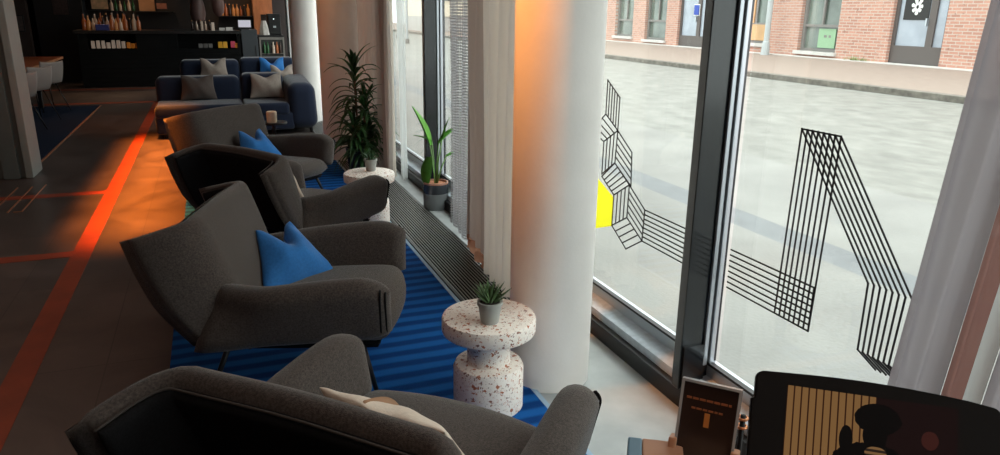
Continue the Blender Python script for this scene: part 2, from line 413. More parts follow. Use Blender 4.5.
# ---- facade
def facade():
    # low black channel and sill along the floor
    struct(boxo('trim_4', blk_metal, (1.765, 1.81, -2.8, 19.6, 0, .085), bev=.006), 'black low channel at the foot of the windows')
    struct(boxo('trim_5', mull_mat, (1.81, 1.88, -2.8, 19.6, 0, .125), bev=.004), 'black window kerb')
    bm = bmesh.new()
    vs = [bm.verts.new(p) for p in ((1.80, -2.8, .126), (1.885, -2.8, .142), (1.885, -2.8, .05), (1.80, -2.8, .05))]
    ws = [bm.verts.new((v.co.x, 19.6, v.co.z)) for v in vs]
    for i in range(4): bm.faces.new((vs[i], vs[(i+1) % 4], ws[(i+1) % 4], ws[i]))
    bm.faces.new(vs); bm.faces.new(ws)
    struct(link('trim_6', bm, alu_sill), 'blue grey metal window sill')
    struct(boxo('trim_7', alu, (1.885, 1.93, -2.8, 19.6, .05, .205), bev=.004), 'pale aluminium lower window rail')
    struct(boxo('trim_8', blk_metal, (1.875, 1.9, -2.8, 19.6, .200, .212)), 'black gasket along the glass')
    struct(boxo('trim_9', mull_mat, (1.76, 1.93, -2.8, 19.6, 2.85, 3.1)), 'dark head rail over the windows')
    struct(boxo('wall_right', white_paint, (1.95, 2.1, -3.2, 20.2, 3.0, 6.5)), 'facade above the windows')
    edges = [-2.3, 2.3, 6.25, 10.3, 14.3, 18.3]
    for i, y in enumerate(edges):
        m = bmesh.new(); box(m, 1.742, 1.87, y, y+.05 if i == 1 else y+.07, .10, 2.9, bev=.004); box(m, 1.872, 1.93, y, y+.20, .10, 2.9, bev=.003)
        box(m, 1.752, 1.86, y-.012, y, .10, .30)
        struct(link('trim_1%d' % i, m, mull_mat), 'dark metal window mullion')
        m = bmesh.new()
        box(m, 1.852, 1.872, y-.014, y-.0005, .2, 2.86, bev=.003); box(m, 1.880, 1.902, y-.020, y-.0005, .2, 2.86, bev=.003)
        struct(link('trim_2%d' % i, m, alu), 'pale aluminium glazing bead on the mullion')
    for i in range(len(edges)-1):
        y0, y1 = edges[i]+.12, edges[i+1]-.05
        struct(boxo('window_%d' % (i+1), glass, (1.902, 1.908, y0, y1, .2, 2.86)), 'clear window pane to the street')
    m = bmesh.new(); box(m, 1.83, 1.9, 18.2, 18.33, 0, 3); box(m, 1.76, 1.83, 17.75, 17.86, 0, 3); box(m, 1.70, 1.76, 17.4, 17.46, 0, 3)
    struct(link('trim_30', m, mat('white_frame', (.62, .63, .62), .5)), 'white far window frame')
facade()
# screws on the mullion foot
# columns
def column(x, y, r, label):
    bm = bmesh.new(); lathe(bm, [(r, 0), (r, 3.1)], x, y, 64)
    o = link('column', bm, white_paint, smooth=True); sharp(o); struct(o, label); o.name = 'column'; return o
column(1.36, 2.79, .188, 'white round column beside the nearest terrazzo table')
column(1.34, 8.35, .215, 'round column behind the tall dark green plant')
column(1.33, 11.35, .20, 'far round column beside the sofa')
struct(boxo('trim_31', blk_metal, (1.56, 1.62, 10.2, 10.26, 0, 3.1)), 'narrow black post between the far columns')

# grille
def grille():
    t = thing('floor_grille', 'long black slatted floor heating grille beside the rug', 'grille', (1.43, 3.2, 0))
    t.location = (1.43, 0, 0)
    boxo('tray', fab_black, (-.185, .185, 3.05, 12.5, .0005, .003), t)
    bm = bmesh.new()
    n = 17
    for i in range(n):
        x = -.165 + i*.33/(n-1); box(bm, x-.0026, x+.0026, 3.06, 12.5, .011, .016)
    link('slats', bm, grille_hi, t)
    for s in (-1, 1): boxo('edge_rail', grille_mat, (s*.178-.008, s*.178+.008, 3.05, 12.5, .003, .017), t)
grille()

# rugs
r = thing('rug', 'bright blue ribbed rug under the armchairs', 'rug', (0, 0, 0))
bm = bmesh.new(); box(bm, -.315, 1.215, 1.15, 8.75, .0005, .012, bev=.003); link('pile', bm, rug_mat, r)
boxo('edge_strip', rug_edge, (1.215, 1.238, 1.15, 8.75, .0005, .012), r)
r = boxo('rug', rug2_mat, (-6.0, -1.85, 8.95, 14.15, .0005, .012), bev=.003); tag(r, 'dark navy rug under the long table', 'rug')

# ------------------------------------------------------------------ lounge chair
def back_pt(s, t):
    """s across (-1 right corner .. 1 left corner), t bottom 0 .. top 1"""
    a = abs(s); sg = 1 if s >= 0 else -1
    R = .74
    def prof(a):
        if a <= R:
            k = a/R
            top = V((-.435-.002*k, .405*k, (.812-.010*smooth01(k))))
            bot = V((-.27, .33*k, .30))
            mid = V((-.33, .37*k, .50))
        else:
            k = (a-R)/(1-R)
            top = V((-.437-.235*k, .405+.045*k, .80-.062*k))
            bot = V((-.27-.16*k, .33+.12*k, .30-.02*k))
            mid = V((-.33-.25*k, .37+.10*k, .50-.02*k))
        return top, mid, bot
    # soften the ridge by averaging
    acc = V((0, 0, 0)); w = 0
    for da in (-.13, -.09, -.045, 0, .045, .09, .13):
        top, mid, bot = prof(max(0, min(1, abs(a+da if a < 1 else a))))
        if t < .4: p = bot.lerp(mid, t/.4)
        else: p = mid.lerp(top, (t-.4)/.6)
        # quadratic smoothing
        q = (1-t)**2*bot + 2*t*(1-t)*(mid*1.6-(bot+top)*.3) + t*t*top
        p = p*.4+q*.6
        acc += p; w += 1
    p = acc/w
    if a >= .999: 
        top, mid, bot = prof(1.); p = ((1-t)**2*bot + 2*t*(1-t)*(mid*1.6-(bot+top)*.3) + t*t*top)*.6 + (bot.lerp(mid, t/.4) if t < .4 else mid.lerp(top, (t-.4)/.6))*.4
    return V((p.x, p.y*sg, p.z))

def make_chair(label, loc, rz, group):
    t = thing('lounge_chair', label, 'armchair', loc, rz, group)
    pado('back_cushion', fab_grey, lambda u, v: back_pt(-u, (v+1)/2), 44, 22, .075, 1.15, .6, t, rad=.040, puff=.012)
    def shell(u, v):
        ss, tt_ = -u*.985, .012+(v+1)/2*.968; e = .02
        a_, b_ = max(-1, ss-e), min(1, ss+e)
        n = (back_pt(b_, tt_)-back_pt(a_, tt_)).cross(back_pt(ss, min(1, tt_+e))-back_pt(ss, max(0, tt_-e))).normalized()
        if n.dot(V((-1, 0, 0))) < 0 and abs(ss) < .6: n = -n
        if abs(ss) >= .6:
            q = (back_pt(.02, tt_)-back_pt(-.02, tt_)).cross(back_pt(0, min(1, tt_+e))-back_pt(0, max(0, tt_-e)))
            if q.x > 0: n = -n
        return back_pt(ss, tt_) + n*.046 + V((0, 0, -.006))
    pado('outer_shell', fab_black, shell, 40, 16, .03, 1.15, .6, t, rad=.012)
    bm = bmesh.new()
    pts = [shell(-1+2*i/60, 1) + V((-.006, 0, .006)) for i in range(61)]
    tube(bm, pts, .0035, 6); link('piping', bm, fab_thread, t, smooth=True)
    def seat(u, v):
        front = .415-.05*v*v
        x = lerp(-.28, front, (u+1)/2); y = v*.365
        return V((x, y, .290 + .012*(1-v*v) + .012*u - .02*max(0, u-.6)**2*6))
    pado('seat_cushion', fab_grey, seat, 26, 22, .13, .68, .73, t, rad=.07, puff=.018)
    def base(u, v): return V((lerp(-.26, .33, (u+1)/2), v*.33, .225))
    pado('seat_base', fab_black, base, 10, 10, .05, .6, .66, t, rad=.02)
    for s in (1, -1):
        def arm(u, v, s=s):
            k = (u+1)/2                                    # 0 back .. 1 front
            top = .52 + .050*smooth01(k/.9)
            top -= .055*max(0, (k-.80)/.20)**2.2
            bot = .245 + .05*k + .02*max(0, (k-.85)/.15)**2
            w = (v+1)/2
            x = lerp(lerp(-.44, -.33, w), .39, k)
            yo = lerp(.045, -.075, smooth01(w*1.3))*(1-smooth01(k/.38))
            return V((x, s*(.385 + .05*w + .010*math.sin(PI*k) + yo), lerp(bot, top, w)))
        a = pado('armrest', fab_grey, arm, 26, 18, .125, .80, .32, t, rad=.065, puff=.006)
        bm = bmesh.new()
        for uu, off in ((.955, .046), (.90, .060)):
            pp = []
            for i in range(25):
                v = -.93+1.86*i/24
                e_ = min(1, (1-abs(v))*.16/.065); hh = off*math.sqrt(max(0, 1-(1-e_)**2))
                pp.append(arm(uu, v) + V((.0, s*hh, 0)))
            tube(bm, pp, .0042, 6)
        link('piping', bm, fab_black, a, smooth=True)
    for sx, sy in ((1, 1), (1, -1), (-1, 1), (-1, -1)):
        top = V((.24 if sx > 0 else -.32, sy*.31, .25)); foot = V((.315 if sx > 0 else -.41, sy*.38, .006))
        tubeo('leg', blk_metal, [top, foot], [.014, .010], t)
    for sx in (1, -1):
        tubeo('crossbar', blk_metal, [(.245*sx, -.31, .205), (.245*sx, .31, .205)], .011, t)
    tubeo('crossbar', blk_metal, [(.24, 0, .205), (-.24, 0, .205)], .012, t)
    return t
grp = 'grey lounge armchairs along the window rug'
c2 = make_chair('dark grey armchair with blue pillow, just left of the nearest terrazzo table', (.375, 3.307, .012), math.radians(-18.5), grp)
c1 = copy_tree(c2, (.418, 1.80, .012), math.radians(45), 'nearest dark grey armchair at the bottom of the picture, with a cream pillow')
c3 = copy_tree(c2, (.483, 4.93, .012), math.radians(35.5), 'dark grey armchair turned away, its armrest in front of the second terrazzo table')
c4 = copy_tree(c2, (.37, 6.46, .012), math.radians(-48), 'dark grey armchair with blue pillow, farthest one in front of the navy sofa')
# feet touch the rug; the farthest left feet of the row stand on the rug too

# ------------------------------------------------------------------ pillows
def make_pillow(label, m, W, Hh, chop, loc, rz, tilt, roll=0, group=None, th=.13, patch=None, pull=.12):
    t = thing('pillow', label, 'pillow', loc, rz, group)
    t.rotation_euler = Euler((roll, tilt, rz), 'XYZ')
    def fn(u, v):
        cu = 1-.10*(1-abs(v)**2)*1.0; cv = 1-.07*(1-u*u)
        y = u*W/2*cu; z = v*Hh/2*cv + Hh/2
        if v > -.6:
            k = (v+.6)/1.6
            z -= chop*math.exp(-(u/.42)**2)*k**1.6
            y *= 1-pull*k
        return V((0, y, z))
    def post(p, u, v, s):
        k = max(0, (v+.3)/1.3)
        p.x += -s*.035*math.exp(-(u/.22)**2)*k*(chop/.1)*.8
        p.x += .004*math.sin(9*u+4*v)*(1-u*u)
        return p
    bm = bmesh.new(); pad(bm, fn, 26, 26, .02, W, Hh, rad=.02, puff=th/2, post=post)
    # soften puff (square falloff)
    o = link('cover', bm, m, t, smooth=True)
    if patch:
        bm = bmesh.new()
        def pf(u, v):
            return fn(.34+u*.035, .0+v*.99)
        pad(bm, pf, 4, 22, .03, .1, Hh, rad=.01, puff=th/2+.004); 
        link('strap', bm, patch, t, smooth=True)
    return t
gp = 'blue pillows on the armchairs'
make_pillow('blue pillow with a dented top on the armchair beside the nearest terrazzo table', fab_blue, .42, .33, .10, (.32, 3.42, .36), math.radians(-58), math.radians(-38), 0, gp, th=.19, pull=.52)
make_pillow('blue pillow with a dented top on the farthest armchair', fab_blue, .42, .33, .10, (0.35, 6.50, .36), math.radians(-62), math.radians(-36), 0, gp, th=.19, pull=.52)
make_pillow('cream pillow with a tan strap on the nearest armchair', fab_cream, .46, .32, .022, (.455, 1.72, .42), math.radians(38), math.radians(-34), 0, None, th=.13, patch=fab_tan)
make_pillow('cream pillow barely showing behind the wing of the turned armchair', fab_cream, .40, .38, .04, (.42, 4.96, .37), math.radians(33), math.radians(-26), 0, None, th=.16)

# ------------------------------------------------------------------ terrazzo tables
def terrazzo_table(loc, label, s=1.):
    t = thing('side_table', label, 'side table', loc, 0, 'terrazzo side tables')
    latheo('tabletop', terrazzo, [(.0, .345), (.185, .345), (.195, .352), (.198, .36), (.198, .405), (.194, .416), (.185, .42), (0, .42)], t, 56, cap=False)
    latheo('neck', terrazzo, [(.0, .2), (.097, .2), (.092, .215), (.092, .345), (0, .345)], t, 48, cap=False)
    latheo('pedestal', terrazzo, [(.0, 0), (.145, 0), (.150, .006), (.150, .185), (.142, .204), (.12, .210), (0, .210)], t, 56, cap=False)
    return t
tt = terrazzo_table((.988, 2.61, .012), 'nearest white terrazzo side table, in front of the round column')
copy_tree(tt, (1.075, 5.52, .012), 0, 'second white terrazzo side table, behind the turned armchair')

def pot_profile(r0, r1, h, w=.006):
    return [(0, 0), (r0, 0), (r0+.002, .003), (r1, h-.004), (r1-.001, h), (r1-w, h), (r1-w-.002, h-.012), (0, h-.012)]
def leaf(bm, base, dirv, L, w, droop, seg=8, fold=.25, mi=0):
    """blade leaf with thickness"""
    d = V(dirv).normalized(); p = V(base); side = d.cross(V((0, 0, 1)))
    if side.length < .05: side = V((random.uniform(-1, 1), random.uniform(-1, 1), 0))
    side.normalize(); rows = []
    for i in range(seg+1):
        k = i/seg
        ww = w*math.sin(PI*min(1, (k*.9+.1)))**.7 * (1-k**3*.7)
        if k > .97: ww = w*.02
        nrm = side.cross(d).normalized()
        a = bm.verts.new(p - side*ww/2 + nrm*ww*fold); b = bm.verts.new(p); c = bm.verts.new(p + side*ww/2 + nrm*ww*fold)
        b2 = bm.verts.new(p - nrm*w*.06)
        rows.append((a, b, c, b2))
        p = p + d*(L/seg); d = (d + V((0, 0, -droop/seg))).normalized()
    for r0, r1 in zip(rows, rows[1:]):
        bm.faces.new((r0[0], r0[1], r1[1], r1[0])); bm.faces.new((r0[1], r0[2], r1[2], r1[1]))
        bm.faces.new((r0[0], r1[0], r1[3], r0[3])); bm.faces.new((r0[3], r1[3], r1[2], r0[2]))
def small_plant(label, loc, seed, s=1., dark=False):
    random.seed(seed)
    t = thing('potted_plant', label, 'potted plant', loc)
    latheo('pot', pot_lite, pot_profile(.033*s, .047*s, .088*s), t, 32, cap=False)
    latheo('rim', pot_lite, [(.046*s, .074*s), (.050*s, .075*s), (.050*s, .0885*s), (.046*s, .0888*s), (.0455*s, .076*s)], t, 32, cap=False)
    latheo('soil', soil, [(0, .078*s), (.042*s, .078*s), (.038*s, .084*s), (0, .086*s)], t, 20, cap=False)
    bm = bmesh.new()
    for i in range(46):
        a = random.uniform(0, 2*PI); q = random.uniform(.05, 1); el = lerp(1.5, .55, q)
        d = V((math.cos(a)*math.cos(el), math.sin(a)*math.cos(el), math.sin(el)))
        leaf(bm, (math.cos(a)*.018*q*s, math.sin(a)*.018*q*s, .082*s), d, random.uniform(.065, .095)*s, .0145*s, -.25, 6, .3)
    link('leaves', bm, leaf_dark if dark else leaf_agave, t, smooth=True)
    return t
small_plant('small spiky succulent in a grey pot on the nearest terrazzo table', (.965, 2.54, .432), 3, 1.05)
small_plant('small leafy plant in a grey pot on the second terrazzo table', (1.10, 5.57, .432), 9, 1.05, True)

# strelitzia in two-tone pot
def floor_plant():
    t = thing('potted_plant', 'tall broad-leaved plant in a two-tone grey pot on the floor by the window', 'potted plant', (1.715, 5.86, 0))
    r, h = .108, .235
    latheo('pot', pot_grey, [(0, 0), (r*.96, 0), (r, .006), (r, h*.6), (0, h*.6)], t, 48, cap=False)
    latheo('pot_band', pot_dark, [(r*.995, h*.6), (r*1.003, h*.6), (r*1.003, h-.012), (r*.99, h-.012)], t, 48, cap=False)
    latheo('rim', pot_copper, [(r*.9, h-.03), (r*.9, h), (r*1.005, h), (r*1.008, h-.004), (r*1.004, h-.013), (r*.96, h-.013)], t, 48, cap=False)
    latheo('pebbles', clay, [(0, h-.014), (r*.5, h-.012), (r*.9, h-.018), (r*.9, h-.03), (0, h-.03)], t, 32, cap=False)
    random.seed(4)
    # (stem tip offset, leaf dir, length, width)
    for (tx, ty, tz, dx, dy, dz, L, w) in ((-.045, 0, .55, -.32, .2, 1, .36, .13), (.035, .02, .56, .75, -.05, .75, .25, .10), (.08, -.05, .46, 1, -.2, .38, .20, .075), (-.03, .0, .36, -.12, -.1, -.9, .22, .095), (-.02, .03, .58, -1, .1, .55, .17, .045), (.06, .0, .60, .35, .1, 1, .20, .03)):
        q = V((tx*1.0, ty, tz)); b0 = V((tx*.15, ty*.15, h-.02))
        if dz < 0:
            tube_pts = [b0, b0.lerp(q, .5)+V((.0, 0, .03)), q+V((0, 0, .10)), q+V((-.015, 0, .09))]
            q = tube_pts[-1]
            L = .30; w = .14; dx, dy, dz = -.18, -.1, -1
        else:
            tube_pts = [b0, b0.lerp(q, .5)+V((-tx*.15, 0, 0)), q]
        tubeo('stem', stem_mat, tube_pts, .0055, t, 6)
        bm = bmesh.new(); leaf(bm, q, (dx, dy, dz), L, w, .35, 10, .22); link('leaf', bm, leaf_mid, t, smooth=True)
floor_plant()

def dracaena():
    t = thing('potted_plant', 'tall dark green strappy plant in front of the tan column', 'potted plant', (1.37, 7.45, .017))
    latheo('pot', pot_dark, [(0, 0), (.12, 0), (.15, .26), (.14, .26), (.135, .23), (0, .23)], t, 36, cap=False)
    random.seed(11)
    stems = [((-.02, .02), 1.02), ((.05, -.03), .70), ((-.06, -.05), .45), ((.10, .04), .42), ((0, -.09), .30)]
    for (sx, sy), hh in stems:
        tubeo('stem', trunk_mat, [(sx*.5, sy*.5, .22), (sx, sy, hh*.6+.1), (sx*1.3, sy*1.3, hh+.05)], .012, t, 6)
    bm = bmesh.new()
    for (sx, sy), hh in stems:
        nl = 44
        for i in range(nl):
            a = random.uniform(0, 2*PI); q = i/nl; z = hh*(.62+.42*q)
            el = lerp(.15, 1.35, q**1.3) + random.uniform(-.15, .15)
            d = V((math.cos(a)*math.cos(el), math.sin(a)*math.cos(el), math.sin(el)))
            leaf(bm, (sx*1.2, sy*1.2, z), d, random.uniform(.28, .42), random.uniform(.034, .052), random.uniform(1.2, 2.6), 9, .16)
    link('leaves', bm, leaf_dark, t, smooth=True)
dracaena()

def far_plant():
    t = thing('potted_plant', 'small bright green plant in a black pot beyond the sofas', 'potted plant', (1.56, 12.6, 0))
    latheo('stand', blk_metal, [(0, 0), (.13, 0), (.13, .56), (0, .56)], t, 24, cap=False)
    latheo('pot', white_pl, [(0, .56), (.10, .56), (.12, .68), (.11, .68), (0, .66)], t, 24, cap=False)
    random.seed(2); bm = bmesh.new()
    for i in range(22):
        a = random.uniform(0, 2*PI); el = random.uniform(.3, 1.3)
        leaf(bm, (0, 0, .66), (math.cos(a)*math.cos(el), math.sin(a)*math.cos(el), math.sin(el)), random.uniform(.14, .24), .07, .8, 6, .15)
    link('leaves', bm, leaf_mid, t, smooth=True)
far_plant()

# ------------------------------------------------------------------ curtains
def curtain(name, label, pieces, z0=.03, z1=2.9):
    """pieces: list of (part, material, [(x,y)...] path, fold amplitude, number of folds, z0)"""
    t = thing(name, label, 'curtain', (pieces[0][2][0][0], pieces[0][2][0][1], 0))
    ox, oy = t.location.x, t.location.y
    for (part, m, path, amp, nf, zz, flare) in pieces:
        bm = bmesh.new(); uv = bm.loops.layers.uv.new('UVMap')
        P = [V((x-ox, y-oy, 0)) for x, y in path]
        tot = sum((b-a).length for a, b in zip(P, P[1:]))
        nseg = nf*12; nz = 14
        def at(k):
            dd = k*tot
            for a, b in zip(P, P[1:]):
                l = (b-a).length
                if dd <= l or b is P[-1]: return a.lerp(b, min(1, dd/l)), (b-a).normalized()
                dd -= l
        rng = random.Random(nf*7)
        ph = [rng.uniform(-.5, .5) for _ in range(nf+2)]
        grid = []
        for i in range(nseg+1):
            k = i/nseg; p, d = at(k); nrm = V((-d.y, d.x, 0)); row = []
            for j in range(nz+1):
                q = j/nz; z = lerp(zz, z1, q)
                a = 2*PI*(k*nf) + ph[int(k*nf)]*.3
                am = amp*(1+flare*(1-q))*(.75+.25*math.sin(3.1*k*nf+1))
                w = math.sin(a)+.25*math.sin(2*a+q*1.5+ph[0]*4)
                row.append(p + nrm*am*w + d*(amp*.35*math.cos(a)) + V((0, 0, z)) + nrm*.01*math.sin(q*5+k*6))
            grid.append(row)
        th = .0016
        for side in (0,):
            vv = [[bm.verts.new(p) for p in row] for row in grid]
            for i in range(nseg):
                for j in range(nz):
                    f = bm.faces.new((vv[i][j], vv[i+1][j], vv[i+1][j+1], vv[i][j+1]))
                    uvs = ((i, j), (i+1, j), (i+1, j+1), (i, j+1))
                    for lp, (ii, jj) in zip(f.loops, uvs): lp[uv].uv = (ii/nseg*tot*2.2, lerp(zz, z1, jj/nz))
        o = link(part, bm, m, t, smooth=True)
    return t
curtain('curtain', 'taupe and beige curtain with grey net gathered between the windows, left of the near column',
        [('net_panel', curt_net, [(1.66, 5.25), (1.62, 4.62)], .025, 4, .04, .2),
         ('lining_panel', curt_taupe, [(1.60, 4.66), (1.58, 4.34), (1.57, 4.15)], .05, 3, .13, 0),
         ('hem', curt_rust, [(1.60, 4.66), (1.58, 4.34), (1.57, 4.15)], .05, 3, .03, 0),
         ('beige_panel', curt_beige, [(1.56, 4.20), (1.55, 3.55)], .055, 5, .03, .3)])
for o in bpy.data.objects:
    if o.name.startswith('hem'):
        for v in o.data.vertices: v.co.z = .03 + (v.co.z-.03)*(.10/2.87)
curtain('curtain', 'taupe curtain with white sheer edge behind the tall dark plant',
        [('lining_panel', curt_taupe, [(1.62, 8.9), (1.60, 7.1)], .07, 9, .03, .1),
         ('beige_panel', curt_beige, [(1.62, 7.35), (1.60, 6.95)], .035, 3, .03, .3),
         ('sheer_panel', curt_sheer, [(1.72, 7.1), (1.70, 6.85)], .02, 3, .03, .6)])
curtain('curtain', 'grey and mauve curtain at the right edge of the window',
        [('front_panel', curt_mauve, [(1.50, 1.115), (1.47, .965)], .014, 2, .03, .0),
         ('middle_panel', curt_brown, [(1.49, .975), (1.50, .90)], .012, 1, .03, .0),
         ('pale_panel', curt_greyb, [(1.46, .905), (1.44, .86)], .010, 1, .03, .0),
         ('rear_panel', curt_mauve, [(1.45, .87), (1.42, .60), (1.42, .3)], .022, 5, .03, .0)])

for o in bpy.data.objects:
    if o.name.split('.')[0] in ('front_panel', 'middle_panel', 'pale_panel', 'rear_panel'):
        for v in o.data.vertices: v.co.y += .075*(1.25-v.co.z)/.9

# ------------------------------------------------------------------ window graphic
SEGS=[(3.319,1.318,3.321,1.143),(3.293,1.303,3.295,1.130),(3.267,1.288,3.268,1.116),(3.241,1.273,3.242,1.103),(3.215,1.258,3.216,1.090),(3.189,1.243,3.190,1.076),(3.319,1.318,3.189,1.243),(3.321,1.143,3.190,1.076),(3.463,1.037,3.326,0.997),(3.428,1.064,3.292,1.017),(3.392,1.090,3.258,1.037),(3.356,1.117,3.224,1.057),(3.321,1.143,3.190,1.076),(3.463,1.037,3.321,1.143),(3.326,0.997,3.190,1.076),(3.326,0.997,3.329,0.821),(3.292,1.017,3.296,0.842),(3.258,1.037,3.264,0.864),(3.224,1.057,3.232,0.885),(3.190,1.076,3.200,0.906),(3.326,0.997,3.190,1.076),(3.329,0.821,3.200,0.906),(3.190,1.076,3.043,0.990),(3.192,1.042,3.041,0.956),(3.194,1.008,3.039,0.923),(3.196,0.974,3.037,0.889),(3.198,0.940,3.034,0.856),(3.200,0.906,3.032,0.822),(3.190,1.076,3.200,0.906),(3.043,0.990,3.032,0.822),(3.327,0.808,3.200,0.906),(3.300,0.794,3.170,0.890),(3.273,0.780,3.139,0.873),(3.245,0.766,3.108,0.857),(3.218,0.752,3.077,0.840),(3.191,0.738,3.047,0.824),(3.327,0.808,3.191,0.738),(3.200,0.906,3.047,0.824),(3.191,0.738,3.193,0.571),(3.155,0.759,3.157,0.591),(3.119,0.781,3.121,0.612),(3.083,0.802,3.086,0.633),(3.047,0.824,3.050,0.653),(3.191,0.738,3.047,0.824),(3.193,0.571,3.050,0.653),(3.047,0.824,2.892,0.734),(3.047,0.790,2.893,0.702),(3.048,0.756,2.894,0.670),(3.049,0.721,2.895,0.638),(3.049,0.687,2.897,0.606),(3.050,0.653,2.898,0.574),(3.047,0.824,3.050,0.653),(2.892,0.734,2.898,0.574),(3.193,0.571,3.050,0.653),(3.155,0.550,3.012,0.633),(3.116,0.529,2.974,0.614),(3.078,0.509,2.936,0.594),(3.040,0.488,2.898,0.574),(3.193,0.571,3.040,0.488),(3.050,0.653,2.898,0.574),(2.892,0.734,1.797,0.735),(2.892,0.711,1.797,0.712),(2.893,0.688,1.797,0.688),(2.894,0.666,1.797,0.664),(2.895,0.643,1.796,0.640),(2.896,0.620,1.796,0.617),(2.897,0.597,1.796,0.593),(2.898,0.574,1.796,0.569),(2.892,0.734,2.898,0.574),(1.797,0.735,1.796,0.569),(1.952,1.271,1.967,0.570),(1.927,1.271,1.942,0.570),(1.903,1.272,1.918,0.570),(1.878,1.272,1.893,0.570),(1.853,1.272,1.869,0.569),(1.828,1.272,1.844,0.569),(1.803,1.272,1.820,0.569),(1.778,1.272,1.796,0.569),(1.952,1.271,1.778,1.272),(1.967,0.570,1.796,0.569),(1.952,1.271,1.584,0.829),(1.927,1.271,1.561,0.830),(1.903,1.272,1.538,0.831),(1.878,1.272,1.515,0.832),(1.853,1.272,1.492,0.832),(1.828,1.272,1.469,0.833),(1.803,1.272,1.446,0.834),(1.778,1.272,1.423,0.835),(1.584,0.829,1.581,0.597),(1.561,0.830,1.561,0.597),(1.538,0.831,1.541,0.598),(1.515,0.832,1.521,0.598),(1.492,0.832,1.501,0.598),(1.469,0.833,1.480,0.599),(1.446,0.834,1.460,0.599),(1.423,0.835,1.440,0.600),(1.581,0.597,1.504,0.562),(1.561,0.597,1.484,0.563),(1.541,0.598,1.464,0.564),(1.521,0.598,1.444,0.566),(1.501,0.598,1.423,0.567),(1.480,0.599,1.403,0.568),(1.460,0.599,1.383,0.569),(1.440,0.600,1.363,0.570)]
def decal():
    L = bmesh.new(); Rr = bmesh.new(); W = .0062
    for (ya, za, yb, zb) in SEGS:
        a = V((0, ya, za)); b = V((0, yb, zb)); d = (b-a)
        if d.length < .01: continue
        for side, bm in (('L', L), ('R', Rr)):
            a2, b2 = a.copy(), b.copy()
            lim = 2.50 if side == 'L' else 2.245
            if side == 'L':
                if max(a.y, b.y) <= lim: continue
                if b.y < lim: b2 = a + (b-a)*((a.y-lim)/(a.y-b.y))
                if a.y < lim: a2 = b + (a-b)*((b.y-lim)/(b.y-a.y))
            else:
                if min(a.y, b.y) >= lim: continue
                if a.y > lim: a2 = b + (a-b)*((lim-b.y)/(a.y-b.y))
                if b.y > lim: b2 = a + (b-a)*((lim-a.y)/(b.y-a.y))
            dd = (b2-a2); l = dd.length; dd.normalize(); nn = V((0, -dd.z, dd.y))*W/2
            ring = [a2-nn-dd*W/2, a2+nn-dd*W/2, b2+nn+dd*W/2, b2-nn+dd*W/2]
            f = [bm.verts.new((1.8985, p.y, p.z)) for p in ring]; g = [bm.verts.new((1.9015, p.y, p.z)) for p in ring]
            bm.faces.new(f); bm.faces.new(g)
            for i in range(4): bm.faces.new((f[i], f[(i+1) % 4], g[(i+1) % 4], g[i]))
    t = thing('window_graphic', 'black line pattern on the window pane between the column and the mullion', 'window film', (1.9, 3, .6))
    t.location = (0, 0, 0)
    link('line_pattern', L, film_black, t)
    bm = bmesh.new(); pts = ((3.452, .818), (3.2, .725), (3.193, .568), (3.418, .487), (3.614, .607), (3.62, .75))
    f = [bm.verts.new((1.8985, y, z)) for y, z in pts]; g = [bm.verts.new((1.9015, y, z)) for y, z in pts]
    bm.faces.new(f); bm.faces.new(g)
    for i in range(len(f)): bm.faces.new((f[i], f[(i+1) % len(f)], g[(i+1) % len(f)], g[i]))
    link('yellow_patch', bm, film_yellow, t)
    o = link('window_graphic', Rr, film_black); tag(o, 'black zigzag line pattern on the large right window pane', 'window film')
decal()

# ------------------------------------------------------------------ sofas
def sofa(label, loc, W, D, bh, ah, arm_r=True, arm_l=False, split=.62):
    t = thing('sofa', label, 'sofa', loc, 0, None)
    w2 = W/2
    def slab(name, x0, x1, y0, y1, z0, z1, r=.06):
        bm = bmesh.new(); box(bm, x0, x1, y0, y1, z0, z1)
        bmesh.ops.bevel(bm, geom=list(bm.edges), offset=r, segments=5, affect='EDGES', profile=.5)
        return link(name, bm, fab_navy, t, smooth=True)
    xa = w2-.38 if arm_r else w2
    slab('seat_base', -w2, xa+.05, .02, D-.1, .06, .30, .04)
    for i, (a, b) in enumerate(((-w2, -w2+(W-.3)*split), (-w2+(W-.3)*split, xa))):
        slab('seat_cushion', a+.004, b-.004, 0, D*.70, .26, .43, .05)
        slab('backrest', a+.004, b-.004, D*.62, D, .20, bh if i == 0 else bh+.03, .09)
    if arm_r:
        bm = bmesh.new(); box(bm, xa-.02, w2, .0, D, .06, ah)
        for v in bm.verts:
            if v.co.z > .3: v.co.z = ah if v.co.y < D/2 else bh; v.co.x -= .03 if v.co.x > xa+.1 else 0
        bmesh.ops.bevel(bm, geom=list(bm.edges), offset=.13, segments=6, affect='EDGES', profile=.5)
        link('armrest', bm, fab_navy, t, smooth=True)
    for x in (-w2+.1, w2-.1):
        for y in (.12, D-.12): latheo('leg', blk_metal, [(0, 0), (.02, 0), (.02, .08), (0, .08)], t, 12, cx=x, cy=y, cap=False)
    return t
s1 = sofa('navy fabric sofa with rounded right armrest behind the armchairs', (.30, 10.2, 0), 2.06, 1.0, .74, .68)
s2 = sofa('second navy sofa standing behind the first one', (.45, 12.75, 0), 1.88, 1.0, .80, .6, arm_r=False, split=.6)
g2 = None
make_pillow('dark taupe pillow on the left of the nearer navy sofa', fab_taupe, .47, .34, .035, (-.19, 10.72, .44), math.radians(-90), math.radians(-14), 0, None, th=.16)
make_pillow('beige pillow on the right of the nearer navy sofa', fab_beige, .47, .35, .05, (.70, 10.70, .44), math.radians(-90), math.radians(-14), 0, None, th=.16)
